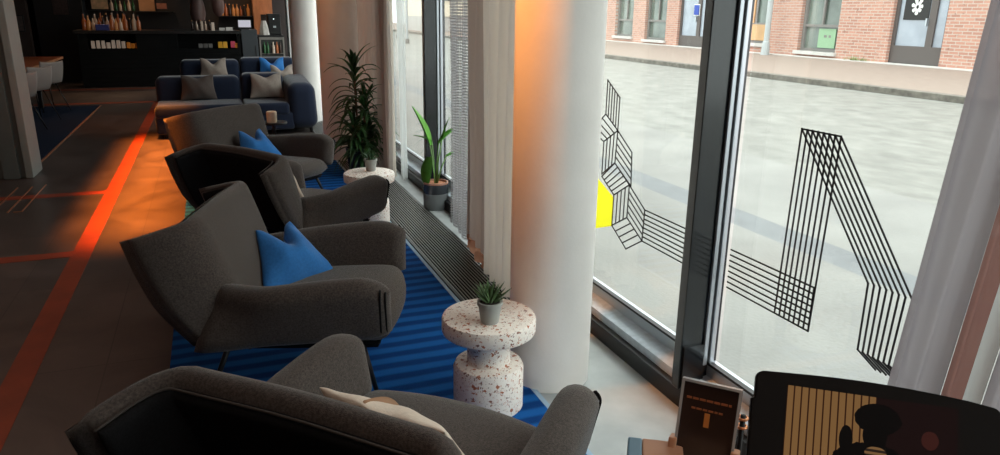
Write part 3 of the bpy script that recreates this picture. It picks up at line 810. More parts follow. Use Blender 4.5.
make_pillow('pale grey pillow with peaked corners on the left of the farther sofa', fab_beige, .46, .35, .09, (.04, 13.22, .50), math.radians(-90), math.radians(-12), 0, None, th=.15)
make_pillow('bright blue pillow on the right of the farther sofa', fab_blue, .46, .35, .10, (.98, 13.24, .50), math.radians(-90), math.radians(-12), 0, None, th=.15)
make_pillow('taupe pillow leaning low before the bright blue one on the farther sofa', fab_beige, .42, .32, .10, (1.12, 13.0, .43), math.radians(-90), math.radians(-20), 0, None, th=.14)
o = latheo('candle', mat('candle_wax', (.7, .6, .45), .6), [(0, 0), (.055, 0), (.058, .01), (.058, .12), (.05, .13), (0, .125)], None, 24, cap=False)
o.location = (.60, 8.75, .38); tag(o, 'cream pillar candle on the low black table before the sofa', 'candle')
t = thing('coffee_table', 'low round black table in front of the nearer sofa', 'coffee table', (.62, 8.80, .012))
latheo('tabletop', blk_metal, [(0, .345), (.15, .345), (.155, .352), (.155, .362), (.15, .368), (0, .368)], t, 40, cap=False)
latheo('pedestal', blk_metal, [(0, 0), (.14, 0), (.14, .012), (.02, .02), (.02, .345), (0, .345)], t, 32, cap=False)

# ------------------------------------------------------------------ bar
def bar():
    Y = 17.4
    t = thing('bar_counter', 'long black plank-fronted bar counter at the back', 'bar counter', (-.9, Y, 0))
    bm = bmesh.new()
    # front with a display niche: boxes around it
    box(bm, -1.6, 1.55, 0, .75, 0, .78); box(bm, -1.6, 1.55, .35, .75, .78, 1.1); box(bm, -1.6, -1.42, 0, .35, .78, 1.1)
    box(bm, -.52, .28, 0, .35, .78, 1.1); box(bm, 1.49, 1.55, 0, .35, .78, 1.1)
    for i in range(8): box(bm, -1.61, 1.56, -.012, 0, .02+i*.095, .105+i*.095)
    link('body', bm, counter_blk, t)
    boxo('worktop', counter_top, (-1.66, 1.575, -.06, .8, 1.1, 1.165), t, bev=.006)
    o = thing('end_cabinet', 'slate blue panel at the right end of the bar counter', 'cabinet', (.83, Y, 0))
    boxo('body', slate, (-.145, .19, -.03, .75, 0, 1.19), o, bev=.01)
    boxo('handle', blk_metal, (.12, .14, -.05, -.03, .6, .85), o)
    # glass-fronted fridge
    o = thing('display_fridge', 'pale framed glass-fronted fridge right of the bar', 'fridge', (1.33, 17.5, 0))
    boxo('cabinet', mat('fridge_inside', (.03, .03, .028), .5), (-.25, .25, .03, .6, 0, 1.0), o)
    fr = mat('fridge_frame', (.26, .24, .22), .4, metal=.5)
    bm = bmesh.new()
    box(bm, -.27, -.235, 0, .03, 0, 1.03); box(bm, .235, .27, 0, .03, 0, 1.03); box(bm, -.235, .235, 0, .03, .97, 1.03); box(bm, -.235, .235, 0, .03, .3, .34)
    link('door_frame', bm, fr, o)
    boxo('shelf', fr, (-.235, .235, .005, .03, .66, .675), o)
    boxo('top', blk_metal, (-.29, .27, -.02, .6, 1.03, 1.07), o)
    for i, (x, m_) in enumerate(((-.17, green_btl), (-.10, green_btl), (.02, labelw), (.1, amber), (.17, dark_btl))):
        b = latheo('bottle', m_, [(0, 0), (.03, 0), (.03, .16), (.012, .2), (.012, .25), (0, .25)], None, 12, cap=False)
        b.location = (1.33+x, 17.47, .70); b.location.z = .676; b.location.y = 17.46
        tag(b, 'small bottle on the shelf of the display fridge', 'bottle', 'bottles in the display fridge')
    # coffee machine + lamp on top of fridge
    o = thing('coffee_machine', 'black coffee machine above the glass-fronted fridge', 'coffee machine', (1.42, 17.6, 1.07))
    boxo('body', blk_metal, (-.13, .14, 0, .4, 0, .42), o, bev=.02); boxo('top', blk_metal, (-.14, .15, -.02, .42, .42, .46), o, bev=.01)
    boxo('indicator', mat('indicator', (.9, .9, .9), .4, emit=(.8, .9, 1), estr=2.), (-.02, .0, -.006, 0, .34, .36), o)
    boxo('spout', alu, (-.03, .03, -.05, 0, .16, .2), o)
    o = latheo('paper_bag', mat('paper_white', (.42, .40, .38), .8, noise=.2, nscale=10), [(0, 0), (.14, 0), (.145, .02), (.12, .15), (.07, .30), (.06, .31), (0, .31)], None, 7, cap=False)
    o.location = (1.185, 17.55, 1.07); o.scale = (.8, .8, 1); tag(o, 'white folded paper bag on top of the fridge', 'bag')
    # POS screen
    o = thing('till_screen', 'white till screen on the right end of the bar', 'till', (.775, 17.42, 1.19))
    boxo('foot', blk_metal, (-.08, .08, 0, .12, 0, .02), o); boxo('screen', mat('till_white', (.5, .5, .55), .4, emit=(.7, .7, .85), estr=.35), (-.13, .13, .03, .045, .05, .20), o)
    boxo('bezel', blk_metal, (-.145, .145, .045, .07, .02, .215), o); boxo('neck', blk_metal, (-.02, .02, .045, .08, 0, .1), o)
    # niche packets
    def pk(x, w, h, m_, lab, g, z=.781, y=17.46):
        bm = bmesh.new(); box(bm, -w/2, w/2, -.03, .03, 0, h, bev=.008)
        for v in bm.verts: v.co.x *= 1+.12*math.sin(v.co.z*30)
        o = link('snack_packet', bm, m_); o.location = (x, y, z); o.rotation_euler = (0, 0, random.uniform(-.15, .15)); tag(o, lab, 'packet', g)
    random.seed(5)
    for i in range(7): pk(-2.24+i*.095, .075, random.uniform(.12, .17), white_pk, 'white packet in the niche of the bar front', 'white packets in the bar niche', .80)
    for i in range(3): pk(-1.575+i*.085, .075, random.uniform(.10, .14), orange_pk, 'orange packet beside the white ones in the bar niche', 'orange packets in the bar niche', .80)
    for i in range(3): pk(-.17+i*.1, .08, .09, grey_pk, 'grey packet in the bar niche', 'grey packets in the bar niche', .80)
    for i in range(2): pk(.235+i*.10, .09, .13, yellow_pk, 'yellow packet in the bar niche', 'yellow packets in the bar niche', .80)
    pk(.50, .10, .14, pink_pk, 'pink packet at the right of the bar niche', None, .80); pk(.57, .07, .10, orange_pk, 'small orange packet beside the pink one', None, .80, 17.45)
    # back bar
    o = thing('back_bar', 'black shelving behind the bar with bottles', 'shelving', (-.9, 19.3, 0))
    boxo('cabinet', counter_blk, (-1.6, 2.4, 0, .4, 0, 1.0), o); 
    boxo('shelf', counter_top, (-1.62, -.9, -.02, .35, 1.53, 1.55), o)
    boxo('shelf', counter_top, (-.62, .2, -.02, .35, 1.52, 1.545), o)
    boxo('shelf', counter_top, (1.2, 2.05, -.02, .35, 1.44, 1.46), o)
    boxo('back_panel', dark_wall, (-1.7, 2.5, .35, .4, 1.0, 3.0), o)
    boxo('post', wood_orange, (1.98, 2.14, -.1, .3, 1.0, 2.6), o)
    boxo('cubby', wood_orange, (2.14, 2.45, .22, .3, 1.5, 2.2), o)
    boxo('side_panel', slate, (-1.74, -1.66, -.05, .4, 0, 3.0), o)
    boxo('middle_panel', mat('panel_tan', (.42, .21, .10), .6, noise=.15, nscale=5), (-.54, -.20, .2, .25, 1.55, 2.2), o)
    def bottle(x, y, z, s, m_, lab, g):
        b = thing('bottle', lab, 'bottle', (x, y, z), 0, g)
        latheo('glass', m_, [(0, 0), (.036*s, 0), (.038*s, .01), (.038*s, .15*s), (.014*s, .20*s), (.013*s, .27*s), (0, .27*s)], b, 12, cap=False)
        latheo('cap', blk_metal if m_ is not dark_btl else amber2, [(0, .262*s), (.015*s, .262*s), (.015*s, .285*s), (0, .285*s)], b, 10, cap=False)
        return b
    random.seed(8)
    ms = [amber, amber2, pale_btl, amber, dark_btl, pale_btl]
    for i in range(13):
        bottle(-2.36+i*.085, 17.62+random.uniform(-.12, .12), 1.165, random.uniform(.8, 1.25), ms[i % 6], 'spirit bottle in the cluster on the left end of the bar', 'bottles on the left end of the bar')
    for i in range(6):
        bottle(-2.20+i*.11, 17.95, 1.165, random.uniform(1.1, 1.4), ms[(i+2) % 6], 'taller bottle behind the cluster on the left end of the bar', 'tall bottles behind the bar cluster')
    for i in range(6):
        bottle(-2.0+i*.09, 19.40, 1.55, random.uniform(.8, 1.0), green_btl if i % 2 else pale_btl, 'green or clear bottle on the upper left shelf', 'bottles on the upper left shelf')
    for i in range(8):
        bottle(.38+i*.085, 19.45, 1.46, random.uniform(.8, 1.1), (amber2, amber, dark_btl, amber2)[i % 4], 'amber bottle on the upper right shelf', 'bottles on the upper right shelf')
    for i in range(5):
        bottle(-.30+i*.09, 17.7, 1.165, .75, (dark_btl, pale_btl, dark_btl, pale_btl, dark_btl)[i], 'short bottle near the middle of the bar top', 'short bottles in the middle of the bar')
    b = boxo('storage_box', blue_box, (-.12, .12, -.07, .07, 0, .12), bev=.008); b.location = (-2.02, 17.44, 1.165); tag(b, 'dark blue box among the bottles on the bar', 'box')
    for x, w_, h_, m_ in ((.12, .06, .17, white_pk), (.30, .12, .06, white_pl), (.45, .14, .07, white_pl), (-.10, .05, .2, labelw)):
        b = boxo('carton', m_, (-w_/2, w_/2, -.04, .04, 0, h_), bev=.006); b.location = (x, 17.5, 1.165)
        tag(b, 'small pale carton on the bar top left of the till', 'carton', 'small pale cartons on the bar top')
    # framed pictures
    def pic(x, y, z, w_, h_, m_, lab, tilt=0):
        p = thing('picture_frame', lab, 'picture', (x, y, z)); p.rotation_euler = (tilt, 0, 0)
        boxo('frame', blk_metal, (-w_/2-.02, w_/2+.02, 0, .02, -.02, h_+.02), p); boxo('print', m_, (-w_/2, w_/2, -.004, 0, 0, h_), p)
    lit = mat('warm_print', (.75, .42, .22), .6, noise=.3, nscale=9)
    pic(-2.24, 19.40, 1.58, .34, .42, lit, 'warm coloured print leaning on the upper left shelf', -.12)
    pic(-.95, 19.46, 1.60, .22, .13, mat('brown_print', (.32, .12, .07), .6, noise=.3, nscale=12), 'small brown picture on the shelf behind the middle of the bar')
    pic(-2.98, 19.07, 1.45, .30, .36, mat('dark_print', (.05, .025, .022), .6, noise=.5, nscale=20), 'dim poster on the dark door at the far left')
    pic(-3.72, 18.57, 1.12, .16, .30, mat('dim_print', (.07, .05, .045), .6, noise=.4, nscale=20), 'small notice on the brown wall at the far left')
    # smoked glass pendants
    def pend(x, y, z, s, lab):
        p = thing('pendant_lamp', lab, 'pendant lamp', (x, y, z), 0, None)
        latheo('lamp_shade', pendant_mat, [(0, 0), (.06*s, .01), (.13*s, .08), (.155*s, .22), (.14*s, .40), (.08*s, .62), (.02, .70), (0, .70)], p, 28, cap=False)
        tubeo('cord', blk_metal, [(0, 0, .69), (0, 0, 3.1-z)], .006, p, 6)
    pend(-.16, 17.9, 1.30, 1.05, 'large smoked brown pendant lamp over the middle of the bar')
    pend(.27, 17.9, 1.46, .85, 'smaller smoked brown pendant lamp right of the large one')
bar()

# ------------------------------------------------------------------ long table and chairs on the left
def dining():
    t = thing('long_table', 'long reddish wooden table at the far left', 'table', (-3.1, 12.3, .012))
    bm = bmesh.new(); box(bm, -.62, .56, -2.2, 3.35, .70, .735, bev=.004); link('tabletop', bm, table_wood, t)
    boxo('edge_band', edge_wood, (.56, .575, -2.2, 3.35, .698, .736), t)
    for x in (-.5, .42):
        for y in (-2.0, 1.7): boxo('leg', blk_metal, (x-.03, x+.03, y-.03, y+.03, 0, .70), t)
    c = thing('dining_chair', 'light grey shell chair nearest to the pillar at the long table', 'chair', (0, 0, 0), 0, 'grey shell chairs at the long table')
    def shell(u, v):   # faces -x ; back at +x
        k = (v+1)/2
        if k < .5: x = lerp(-.24, .16, k/.5); z = .45-.015*math.sin(PI*k/.5)
        else: q = (k-.5)/.5; x = .16+.09*math.sin(q*PI/2)+.05*q; z = .45+.33*q**1.25
        return V((x + .0*u, u*.20*(1-.10*k), z + .02*u*u))
    pado('shell', shell_grey, shell, 14, 24, .03, .45, .85, c, rad=.015)
    for sx in (-1, 1):
        for sy in (-1, 1): tubeo('leg', blk_metal, [(sx*.10, sy*.12, .44), (sx*.24+.02, sy*.22, .004)], .009, c, 6)
    c.location = (-2.50, 11.5, .012); c.rotation_euler = (0, 0, -.9)
    copy_tree(c, (-2.50, 12.5, .012), -.85, 'light grey shell chair in the middle of the long table side')
    copy_tree(c, (-2.52, 13.6, .012), -.9, 'light grey shell chair at the far end of the long table side')
    v = thing('flower_vase', 'blue vase with yellow flowers on the long table', 'vase', (-3.30, 13.9, .747))
    latheo('vase', mat('vase_blue', (.02, .04, .16), .3), [(0, 0), (.05, 0), (.06, .08), (.035, .16), (.04, .18), (0, .17)], v, 20, cap=False)
    random.seed(3); bm = bmesh.new(); fl = bmesh.new()
    for i in range(14):
        a = random.uniform(0, 2*PI); r = random.uniform(.02, .15); z = random.uniform(.24, .36)
        tube(bm, [(0, 0, .16), (r*.5*math.cos(a), r*.5*math.sin(a), z*.8), (r*math.cos(a), r*math.sin(a), z)], .003, 5)
        bmesh.ops.create_icosphere(fl, subdivisions=1, radius=.028, matrix=Matrix.Translation((r*math.cos(a), r*math.sin(a), z)))
    link('stems', bm, stem_mat, v); link('flowers', fl, mat('yellow_flower', (.50, .33, .06), .7, noise=.3, nscale=40), v)
dining()

# ------------------------------------------------------------------ front desk objects
def desk():
    ZT = .84
    t = thing('reception_desk', 'wooden desk holding the tablet and card stand, just below the view', 'desk', (.9, .3, 0))
    boxo('worktop', beech, (-.50, .46, -.6, .63, ZT-.035, ZT), t, bev=.004)
    boxo('body', counter_blk, (-.48, .44, -.58, .57, .0, ZT-.035), t)
    # box with blue end
    b = thing('leaflet_box', 'tan cardboard box with a blue end on the desk, left of the card stand', 'box', (.568, .865, ZT), math.radians(-32))
    boxo('body', tan_card, (.0225, .085, -.20, 0, 0, .16), b, bev=.003)
    boxo('blue_end', blue_card, (0, .022, -.20, 0, 0, .16), b, bev=.003)
    # card stand
    c = thing('menu_stand', 'black card with orange print in a clear frame on a wooden holder', 'menu stand', (.647, .78, .949))
    c.rotation_euler = (math.radians(-12.9), 0, math.radians(-47.3))
    # local: x width, z up, y back
    w, h = .041, .157
    boxo('holder', beech, (-w-.012, w+.012, -.03, .03, -.100, -.03), c, bev=.003)
    for s in (-1, 1): boxo('holder_cheek', beech, (s*(w+.006)-.006, s*(w+.006)+.006, -.012, .012, -.03, .066), c, bev=.003)
    card = mat('dark_card', (.030, .016, .012), .35, noise=.4, nscale=8, coat=.5)
    boxo('card', card, (-w, w, -.002, .002, -.05, h), c)
    fr = mat('clear_acrylic', (.42, .42, .42), .1, spec=.8)
    bm = bmesh.new(); box(bm, -w-.004, -w, -.005, .005, -.05, h+.004); box(bm, w, w+.004, -.005, .005, -.05, h+.004); box(bm, -w, w, -.005, .005, h, h+.004)
    link('frame', bm, fr, c)
    op = mat('orange_print', (.55, .20, .04), .6)
    bm = bmesh.new()
    rnd = random.Random(5)
    x = -w+.006
    while x < w-.010: 
        L = rnd.uniform(.004, .010); box(bm, x, min(x+L, w-.006), -.0028, -.002, h-.026, h-.0225); x += L+.0018
    x = -.026
    while x < .018: 
        L = rnd.uniform(.004, .008); box(bm, x, x+L, -.0028, -.002, h-.041, h-.038); x += L+.0018
    link('printed_lines', bm, mat('orange_print_dim', (.33, .11, .04), .6), c)
    boxo('printed_bar', op, (-.005, .003, -.0028, -.002, h-.066, h-.044), c)
    # little rings of keys
    kk = thing('key_ring', 'small coppery rings between the card stand and the tablet', 'key ring', (.725, .787, ZT))
    bm = bmesh.new()
    for z_, rr in ((.205, .007), (.190, .007)):
        pts = [(rr*math.cos(a), rr*math.sin(a), z_) for a in [2*PI*i/16 for i in range(17)]]; tube(bm, pts, .0022, 6, cap=False)
    link('rings', bm, copper, kk, smooth=True)
    tubeo('post', blk_metal, [(0, 0, 0), (0, 0, .21)], .004, kk, 8)
desk()

def tablet():
    c = thing('tablet_stand', 'black tablet on the desk at the lower right, slatted wall reflection painted on its screen', 'tablet', (1.10, .62, .93))
    # orientation: panel local x width, z up, -y towards viewer
    c.rotation_euler = (math.radians(-TAB[3]), 0, math.radians(TAB[4])); c.location = TAB[:3]
    w, h = .165, .125
    bm = bmesh.new()
    pts = []
    def rc(cx, cz, r, a0, a1): 
        return [(cx+r*math.cos(math.radians(lerp(a0, a1, i/6))), cz+r*math.sin(math.radians(lerp(a0, a1, i/6)))) for i in range(7)]
    top = [(w-.018-(2*w-.036)*i/12, h + .010*math.sin(PI*i/12)) for i in range(1, 12)]
    wr = w+.030
    top = [(wr-.018-(w+wr-.036)*i/12, h-.006*((12-i)/12)**2 + .006*math.sin(PI*i/12)) for i in range(1, 12)]
    outline = rc(wr-.014, h-.022, .014, 0, 90) + top + rc(-w+.014, h-.014, .014, 90, 180) + [(-w, h-.045), (-w-.005, h-.048), (-w-.005, -h+.02)] + rc(-w+.014, -h+.014, .014, 180, 270) + rc(wr-.014, -h+.014, .014, 270, 360)
    f = [bm.verts.new((x, -.012, z)) for x, z in outline]; g = [bm.verts.new((x, .014, z)) for x, z in outline]
    n = len(f)
    bm.faces.new(f); bm.faces.new(g)
    for i in range(n): bm.faces.new((f[i], f[(i+1) % n], g[(i+1) % n], g[i]))
    bmesh.ops.recalc_face_normals(bm, faces=bm.faces)
    es = [e for e in bm.edges if abs(e.verts[0].co.y-e.verts[1].co.y) < 1e-6]
    bmesh.ops.bevel(bm, geom=es, offset=.003, segments=2, affect='EDGES')
    link('housing', bm, tab_black, c)
    sx0, sx1, sz0, sz1 = -w+.050, w-.030, -h+.03, h-.018
    # screen, reflection of slatted wall and photographer painted in as emission
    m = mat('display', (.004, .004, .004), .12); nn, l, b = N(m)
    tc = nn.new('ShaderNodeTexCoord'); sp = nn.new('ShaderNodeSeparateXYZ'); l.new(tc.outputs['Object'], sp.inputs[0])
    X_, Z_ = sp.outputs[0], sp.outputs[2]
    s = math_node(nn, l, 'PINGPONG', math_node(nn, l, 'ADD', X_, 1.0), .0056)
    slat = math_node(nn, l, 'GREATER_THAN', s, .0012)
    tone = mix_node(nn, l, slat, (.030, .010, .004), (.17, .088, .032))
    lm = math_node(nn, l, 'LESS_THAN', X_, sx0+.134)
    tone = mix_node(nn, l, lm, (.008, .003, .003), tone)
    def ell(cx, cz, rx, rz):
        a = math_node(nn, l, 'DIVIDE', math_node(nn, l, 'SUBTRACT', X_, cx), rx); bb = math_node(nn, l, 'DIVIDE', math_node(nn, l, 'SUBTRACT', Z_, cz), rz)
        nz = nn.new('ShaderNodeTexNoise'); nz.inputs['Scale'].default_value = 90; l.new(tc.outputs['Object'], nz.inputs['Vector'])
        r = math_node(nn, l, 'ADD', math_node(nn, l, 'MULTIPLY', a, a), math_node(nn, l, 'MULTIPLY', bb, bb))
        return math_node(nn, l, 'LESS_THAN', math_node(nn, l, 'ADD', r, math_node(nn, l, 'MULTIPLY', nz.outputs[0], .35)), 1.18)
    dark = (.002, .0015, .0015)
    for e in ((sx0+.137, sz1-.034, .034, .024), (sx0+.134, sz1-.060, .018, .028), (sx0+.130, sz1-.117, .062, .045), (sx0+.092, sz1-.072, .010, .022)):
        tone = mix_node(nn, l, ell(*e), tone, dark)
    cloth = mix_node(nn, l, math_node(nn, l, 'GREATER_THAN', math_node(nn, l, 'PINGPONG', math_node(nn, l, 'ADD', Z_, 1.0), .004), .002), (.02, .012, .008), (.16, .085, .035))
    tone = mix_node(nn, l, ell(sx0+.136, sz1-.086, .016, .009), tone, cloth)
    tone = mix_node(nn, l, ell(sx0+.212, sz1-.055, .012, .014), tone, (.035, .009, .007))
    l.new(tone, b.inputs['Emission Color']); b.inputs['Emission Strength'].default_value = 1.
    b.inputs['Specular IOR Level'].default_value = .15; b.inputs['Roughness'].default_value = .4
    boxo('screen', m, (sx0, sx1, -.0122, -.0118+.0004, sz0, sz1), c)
    tubeo('stand_arm', tab_black, [(0, .012, -.02), (0, .03, -.07), (0, .0, -.115)], .014, c)
    # base plate on the desk
    b_ = thing('stand_base', 'black round base plate below the tablet', 'stand', (0, 0, 0))
    return c, b_
TAB = (.905, .716, .965, 28.2, -37.8)
tab, _b = tablet()
bpy.data.objects.remove(_b)

# ------------------------------------------------------------------ street
def street():
    sl = .0377
    def quad(name, m, pts, label, th=.06):
        bm = bmesh.new(); f = [bm.verts.new(p) for p in pts]; g = [bm.verts.new((p[0], p[1], p[2]-th)) for p in pts]
        bm.faces.new(f); bm.faces.new(g)
        for i in range(4): bm.faces.new((f[i], f[(i+1) % 4], g[(i+1) % 4], g[i]))
        o = link(name, bm, m); o['kind'] = 'structure'; o['label'] = label; return o
    z = lambda x: sl*(x-2.2)
    y0, y1 = -6, 75
    # near pale paving with joints
    bm = bmesh.new()
    quad('ground_paving', pave, [(1.95, y0, -.012), (3.75, y0, z(3.75)), (3.75, y1, z(3.75)), (1.95, y1, -.012)], 'pale paving outside the window')
    quad('ground_gutter', pave_dark, [(3.75, y0, z(3.75)), (4.05, y0, z(4.05)), (4.05, y1, z(4.05)), (3.75, y1, z(3.75))], 'grey gutter line in the paving')
    quad('ground_apron', pave, [(4.05, y0, z(4.05)), (5.6, y0, z(5.6)), (5.6, y1, z(5.6)), (4.05, y1, z(4.05))], 'pale paving beyond the gutter line')
    quad('ground_road', asphalt, [(5.6, y0, z(5.6)), (11.75, y0, z(11.75)-.1), (11.75, y1, z(11.75)-.1), (5.6, y1, z(5.6))], 'worn grey asphalt road')
    k = boxo('ground_kerb', kerb_mat, (11.72, 11.95, y0, y1, z(11.75)-.2, z(11.9)+.01), bev=.015); struct(k, 'dark kerb of the far sidewalk')
    quad('ground_sidewalk', sidewalk, [(11.95, y0, z(11.95)), (15.72, y0, z(15.7)), (15.72, y1, z(15.7)), (11.95, y1, z(11.95))], 'pinkish far sidewalk')
    quad('ground_strip', lightstone, [(15.72, y0, z(15.7)+.012), (16.05, y0, z(16)+.012), (16.05, y1, z(16)+.012), (15.72, y1, z(15.7)+.012)], 'pale stone strip at the foot of the brick wall')
    b = thing('brick_building', 'brick building with dark doors across the street', 'building', (16.0, 15, .5)); b.location = (0, 0, 0)
    X = 16.0
    ops = [(12.45, 13.95, .50, 2.75), (15.62, 17.05, .68, 2.6), (18.30, 19.9, .80, 2.6), (21.55, 23.1, .44, 2.75), (23.85, 25.3, .68, 2.6), (26.2, 27.6, .74, 2.6), (29.2, 30.6, .74, 2.6), (32, 33.4, .74, 2.6), (36, 37.4, .74, 2.6), (8.2, 9.6, .68, 2.6)]
    bm = bmesh.new()
    ys = sorted(ops, key=lambda o: o[0]); cur = 2.
    for (a, c, z0, z1) in ys:
        box(bm, X, X+.4, cur, a, .0, 3.6)
        box(bm, X, X+.4, a, c, .0, z0); box(bm, X, X+.4, a, c, z1, 3.6); cur = c
    box(bm, X, X+.4, cur, 42, 0, 3.6); box(bm, X, X+.4, 2, 42, 3.6, 6.5)
    link('brick_wall', bm, brick, b)
    boxo('rear_wall', win_glass, (X+.5, X+.6, 2, 42, 0, 6.5), b)
    boxo('roof', lightstone, (X, X+3, 2, 42, 6.5, 6.7), b)
    def window(a, c, z0, z1, gm=win_glass, tr=None):
        bm = bmesh.new(); t_ = .09
        box(bm, X+.12, X+.2, a, a+t_, z0, z1); box(bm, X+.12, X+.2, c-t_, c, z0, z1); box(bm, X+.12, X+.2, a+t_, c-t_, z0, z0+t_*.8)
        if tr: box(bm, X+.12, X+.2, a+t_, c-t_, tr-.035, tr+.035)
        m_ = (a+c)/2; box(bm, X+.13, X+.19, m_-.03, m_+.03, (tr or z0)+.0, z1)
        f = link('window', bm, win_grey, b)
        boxo('pane', gm, (X+.2, X+.22, a, c, z0, z1), f)
        s_ = boxo('window_sill', lightstone, (X-.10, X+.12, a-.06, c+.06, z0-.10, z0), b, bev=.01)
        return f
    for (a, c, z0, z1) in ops:
        if z0 < .6: continue
        window(a, c, z0, z1, tr=1.38)
    # doors
    for (a, c, z0, z1), left in ((ops[0], True), (ops[3], False)):
        split = lerp(a, c, .30)
        bm = bmesh.new()
        for (p, q) in ((a, split), (split, c)):
            box(bm, X+.1, X+.18, p, p+.09, z0, z1); box(bm, X+.1, X+.18, q-.09, q, z0, z1); box(bm, X+.1, X+.18, p+.09, q-.09, z0, z0+.46)
        f = link('door', bm, door_dark, b)
        boxo('pane', door_glass, (X+.15, X+.17, a, c, z0+.46, z1), f)
        boxo('handle', alu, (X+.05, X+.1, split+.10, split+.14, z0+.95, z0+1.12), f)
        boxo('doorstep', lightstone, (X-.25, X+.1, a-.1, c+.1, z0-.06, z0+.005), b)
    a, c = 12.45, 13.95
    # dark poster with a white emblem on the door glass
    p = boxo('door_poster', black_print, (X+.135, X+.148, 13.04, 13.74, 1.58, 2.4), None); tag(p, 'black poster with a white emblem on the brick building door', 'poster')
    bm = bmesh.new(); rnd = random.Random(12)
    cx, cz = 13.38, 1.88
    for i in range(7):
        an = 2*PI*i/7+.3; r1 = rnd.uniform(.12, .2)
        e = V((0, math.cos(an)*r1, math.sin(an)*r1*1.1)); s_ = V((0, -math.sin(an), math.cos(an)))*.045
        q = [V((0, cx, cz))+e*.25-s_*.6, V((0, cx, cz))+e*.25+s_*.6, V((0, cx, cz))+e+s_, V((0, cx, cz))+e*1.15, V((0, cx, cz))+e-s_]
        f = [bm.verts.new((X+.131, v.y, v.z)) for v in q]; g = [bm.verts.new((X+.135, v.y, v.z)) for v in q]
        bm.faces.new(f); bm.faces.new(g)
        for k_ in range(5): bm.faces.new((f[k_], f[(k_+1) % 5], g[(k_+1) % 5], g[k_]))
    link('emblem', bm, white_print, p)
    g = boxo('green_notice', green_paper, (X+.17, X+.19, 15.84, 16.46, .78, 1.30), None); tag(g, 'pale green notice in the brick building window', 'notice')
    bm = bmesh.new(); box(bm, X+.165, X+.17, 16.15, 16.25, 1.06, 1.13); box(bm, X+.165, X+.17, 16.0, 16.08, 1.06, 1.13); link('marks', bm, win_grey, g)
    boxo('wood_panel', tan_panel, (X+.10, X+.14, 18.4, 19.8, .88, 1.36), b)
    boxo('wood_panel', tan_panel, (X+.10, X+.14, 19.15, 19.4, 1.4, 2.6), b)
    # blue sign in 2nd door
    sgn = boxo('door_sign', mat('sign_blue', (.02, .06, .35), .5), (X+.07, X+.09, 22.0, 22.28, 1.62, 1.95)); tag(sgn, 'blue sign on the farther dark door across the street', 'sign')
    boxo('sign_border', white_print, (X+.0905, X+.094, 21.97, 22.31, 1.59, 1.98), sgn)
    dp = thing('drainpipe', 'grey metal post on the far sidewalk before the brick wall', 'post', (15.55, 17.85, .5))
    latheo('post', pole_mat, [(0, 0), (.08, 0), (.08, 3.4), (0, 3.4)], dp, 20, cap=False)
    latheo('post_foot', pole_mat, [(0, -.02), (.13, -.02), (.13, .03), (.1, .38), (.08, .40), (0, .4)], dp, 20, cap=False)
    # weeds
    random.seed(21); bm = bmesh.new()
    for i in range(60):
        y = random.gauss(14.75, .22); an = random.uniform(0, 2*PI); el = random.uniform(.4, 1.4)
        leaf(bm, (15.86, y, .53), (math.cos(an)*math.cos(el), math.sin(an)*math.cos(el), math.sin(el)), random.uniform(.06, .14), .02, .6, 4, .1)
    o = link('weeds', bm, mat('weed', (.20, .28, .10), .7)); tag(o, 'tuft of weeds at the foot of the brick wall', 'weeds', kind='stuff')
    # far end of the street
    e = thing('cream_building', 'cream rendered building at the end of the street', 'building', (0, 0, 0))
    boxo('wall', cream_render, (12.6, 16.5, 43.5, 50, 1.3, 8), e); boxo('base', lightstone, (12.6, 16.5, 43.6, 50, .3, 1.3), e); boxo('window', win_grey, (13.2, 14.4, 43.45, 43.5, 2.2, 3.6), e)
    e = thing('grey_building', 'pale grey building in the haze at the end of the street', 'building', (0, 0, 0))
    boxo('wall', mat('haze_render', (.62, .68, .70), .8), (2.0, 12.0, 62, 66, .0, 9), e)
    bm = bmesh.new()
    for i in range(6): box(bm, 3+i*1.5, 3.7+i*1.5, 61.95, 62, 1.6, 3.6)
    link('window', bm, win_grey, e)
    for i, (x, y) in enumerate(((9.2, 38), (8.4, 33), (10.2, 42), (9.7, 45))):
        b_ = thing('bollard', 'thin grey street post seen through the far window', 'post', (x, y, sl*(x-2.2)-.03), 0, 'street posts by the far window')
        latheo('post', pole_mat, [(0, 0), (.06, 0), (.06, 3.2), (0, 3.25)], b_, 12, cap=False)
        latheo('post_foot', win_grey, [(0, 0), (.1, 0), (.1, .2), (0, .2)], b_, 12, cap=False)
street()

# ------------------------------------------------------------------ light
w = bpy.data.worlds.new('world'); scene.world = w; w.use_nodes = True
bg = w.node_tree.nodes['Background']
n, l = w.node_tree.nodes, w.node_tree.links
tc = n.new('ShaderNodeTexCoord'); sp = n.new('ShaderNodeSeparateXYZ'); l.new(tc.outputs['Generated'], sp.inputs[0])
mr = n.new('ShaderNodeMapRange'); mr.inputs[1].default_value = 0; mr.inputs[2].default_value = 1; mr.inputs[3].default_value = .75; mr.inputs[4].default_value = 1.35
l.new(sp.outputs[2], mr.inputs[0])
bg.inputs['Color'].default_value = (.97, .985, .97, 1); SKY = 4.0
l.new(math_node(n, l, 'MULTIPLY', mr.outputs[0], SKY), bg.inputs['Strength'])

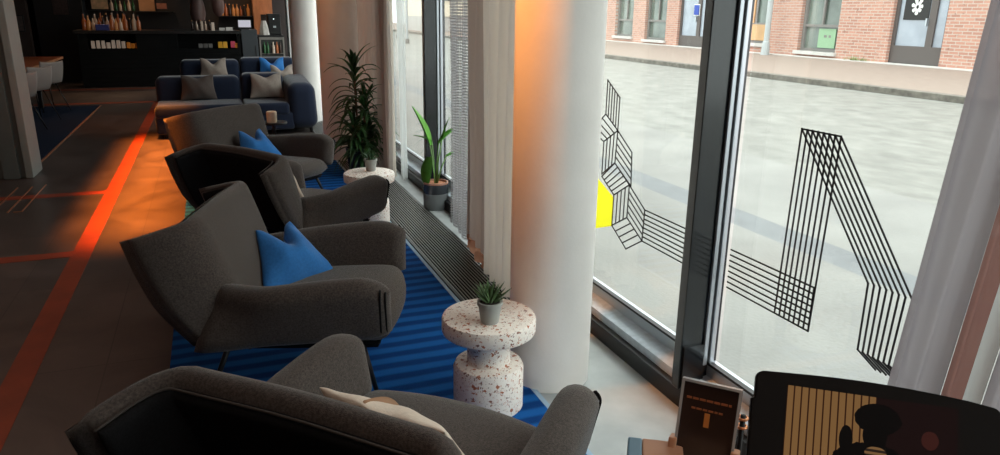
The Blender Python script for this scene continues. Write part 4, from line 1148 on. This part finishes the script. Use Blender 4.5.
def spot(name, loc, target, power, col, size=80, blend=.8, rad=.06):
    d = bpy.data.lights.new(name, 'SPOT'); d.energy = power; d.color = col; d.spot_size = math.radians(size); d.spot_blend = blend; d.shadow_soft_size = rad
    o = bpy.data.objects.new(name, d); C.objects.link(o); o.location = loc
    o.rotation_euler = (V(target)-V(loc)).to_track_quat('-Z', 'Y').to_euler(); return o
warm = (1, .42, .12); warm2 = (1, .62, .34)
spot('ceiling_spot', (-1.1, 12.0, 3.0), (-1.1, 12.0, 0), 110, (1, .30, .05), 60, 1.)
spot('ceiling_spot', (.35, 2.75, 3.0), (1.25, 2.78, 1.8), 290, (1, .37, .10), 44, 1.)
spot('ceiling_spot', (-2.0, 18.6, 3.0), (-2.1, 17.7, 1.2), 60, warm2, 60, .8)
spot('ceiling_spot', (-1.3, 18.6, 3.0), (-1.3, 19.4, 1.6), 35, warm2, 60, .8)
spot('ceiling_spot', (.6, 18.6, 3.0), (.7, 19.4, 1.5), 60, warm2, 60, .8)
spot('ceiling_spot', (.6, 16.2, 3.0), (.8, 17.5, 1.1), 22, warm2, 60, .8)
spot('ceiling_spot', (-1.9, 16.0, 3.0), (-1.8, 17.5, .8), 26, warm2, 50, .8)
spot('ceiling_spot', (-3.2, 13.6, 3.0), (-2.8, 13.6, .7), 40, warm2, 70, .8)
spot('ceiling_spot', (-1.8, 15.8, 3.0), (-1.8, 15.8, 0), 60, (1, .38, .12), 80, 1.)
spot('ceiling_spot', (.6, 7.6, 3.0), (1.2, 8.3, 1.4), 26, warm, 70, 1.)
def area(name, loc, rot, sx, sy, power, col):
    d = bpy.data.lights.new(name, 'AREA'); d.shape = 'RECTANGLE'; d.size = sx; d.size_y = sy; d.energy = power; d.color = col
    o = bpy.data.objects.new(name, d); C.objects.link(o); o.location = loc; o.rotation_euler = rot; return o
al = area('added_glow_strip', (-.66, 8.1, 3.05), (0, 0, 0), .10, 4.6, 115, (1, .25, .03)); al.data.spread = math.radians(23)  # added strip light, stands in for the orange reflection on the floor
area('added_fill', (.2, .2, 3.05), (0, 0, 0), 1.2, 1.2, 12, (1, .75, .6))  # added fill to brighten the near end, no known lamp
area('added_fill', (-2.4, 6.0, 3.05), (0, 0, 0), 2.5, 9, 34, (1, .58, .42))  # added warm fill that lifts the dim left floor, no known lamp
# window portals
for i, (y0, y1) in enumerate(((-2.2, 2.3), (2.4, 6.2), (6.3, 10.3), (10.4, 14.3), (14.4, 18.3))):
    o = area('portal', (1.96, (y0+y1)/2, 1.55), (0, math.radians(90), 0), 2.7, y1-y0, 1, (1, 1, 1)); o.data.cycles.is_portal = True

vs = scene.view_settings
scene.display_settings.display_device = 'sRGB'
vs.view_transform = 'Standard'; vs.look = 'None'; vs.gamma = 1; vs.use_curve_mapping = False; vs.exposure = 0.
scene.cycles.use_denoising = True
scene.cycles.max_bounces = 8; scene.cycles.transparent_max_bounces = 16
scene.cycles.diffuse_bounces = 5; scene.cycles.sample_clamp_indirect = 6
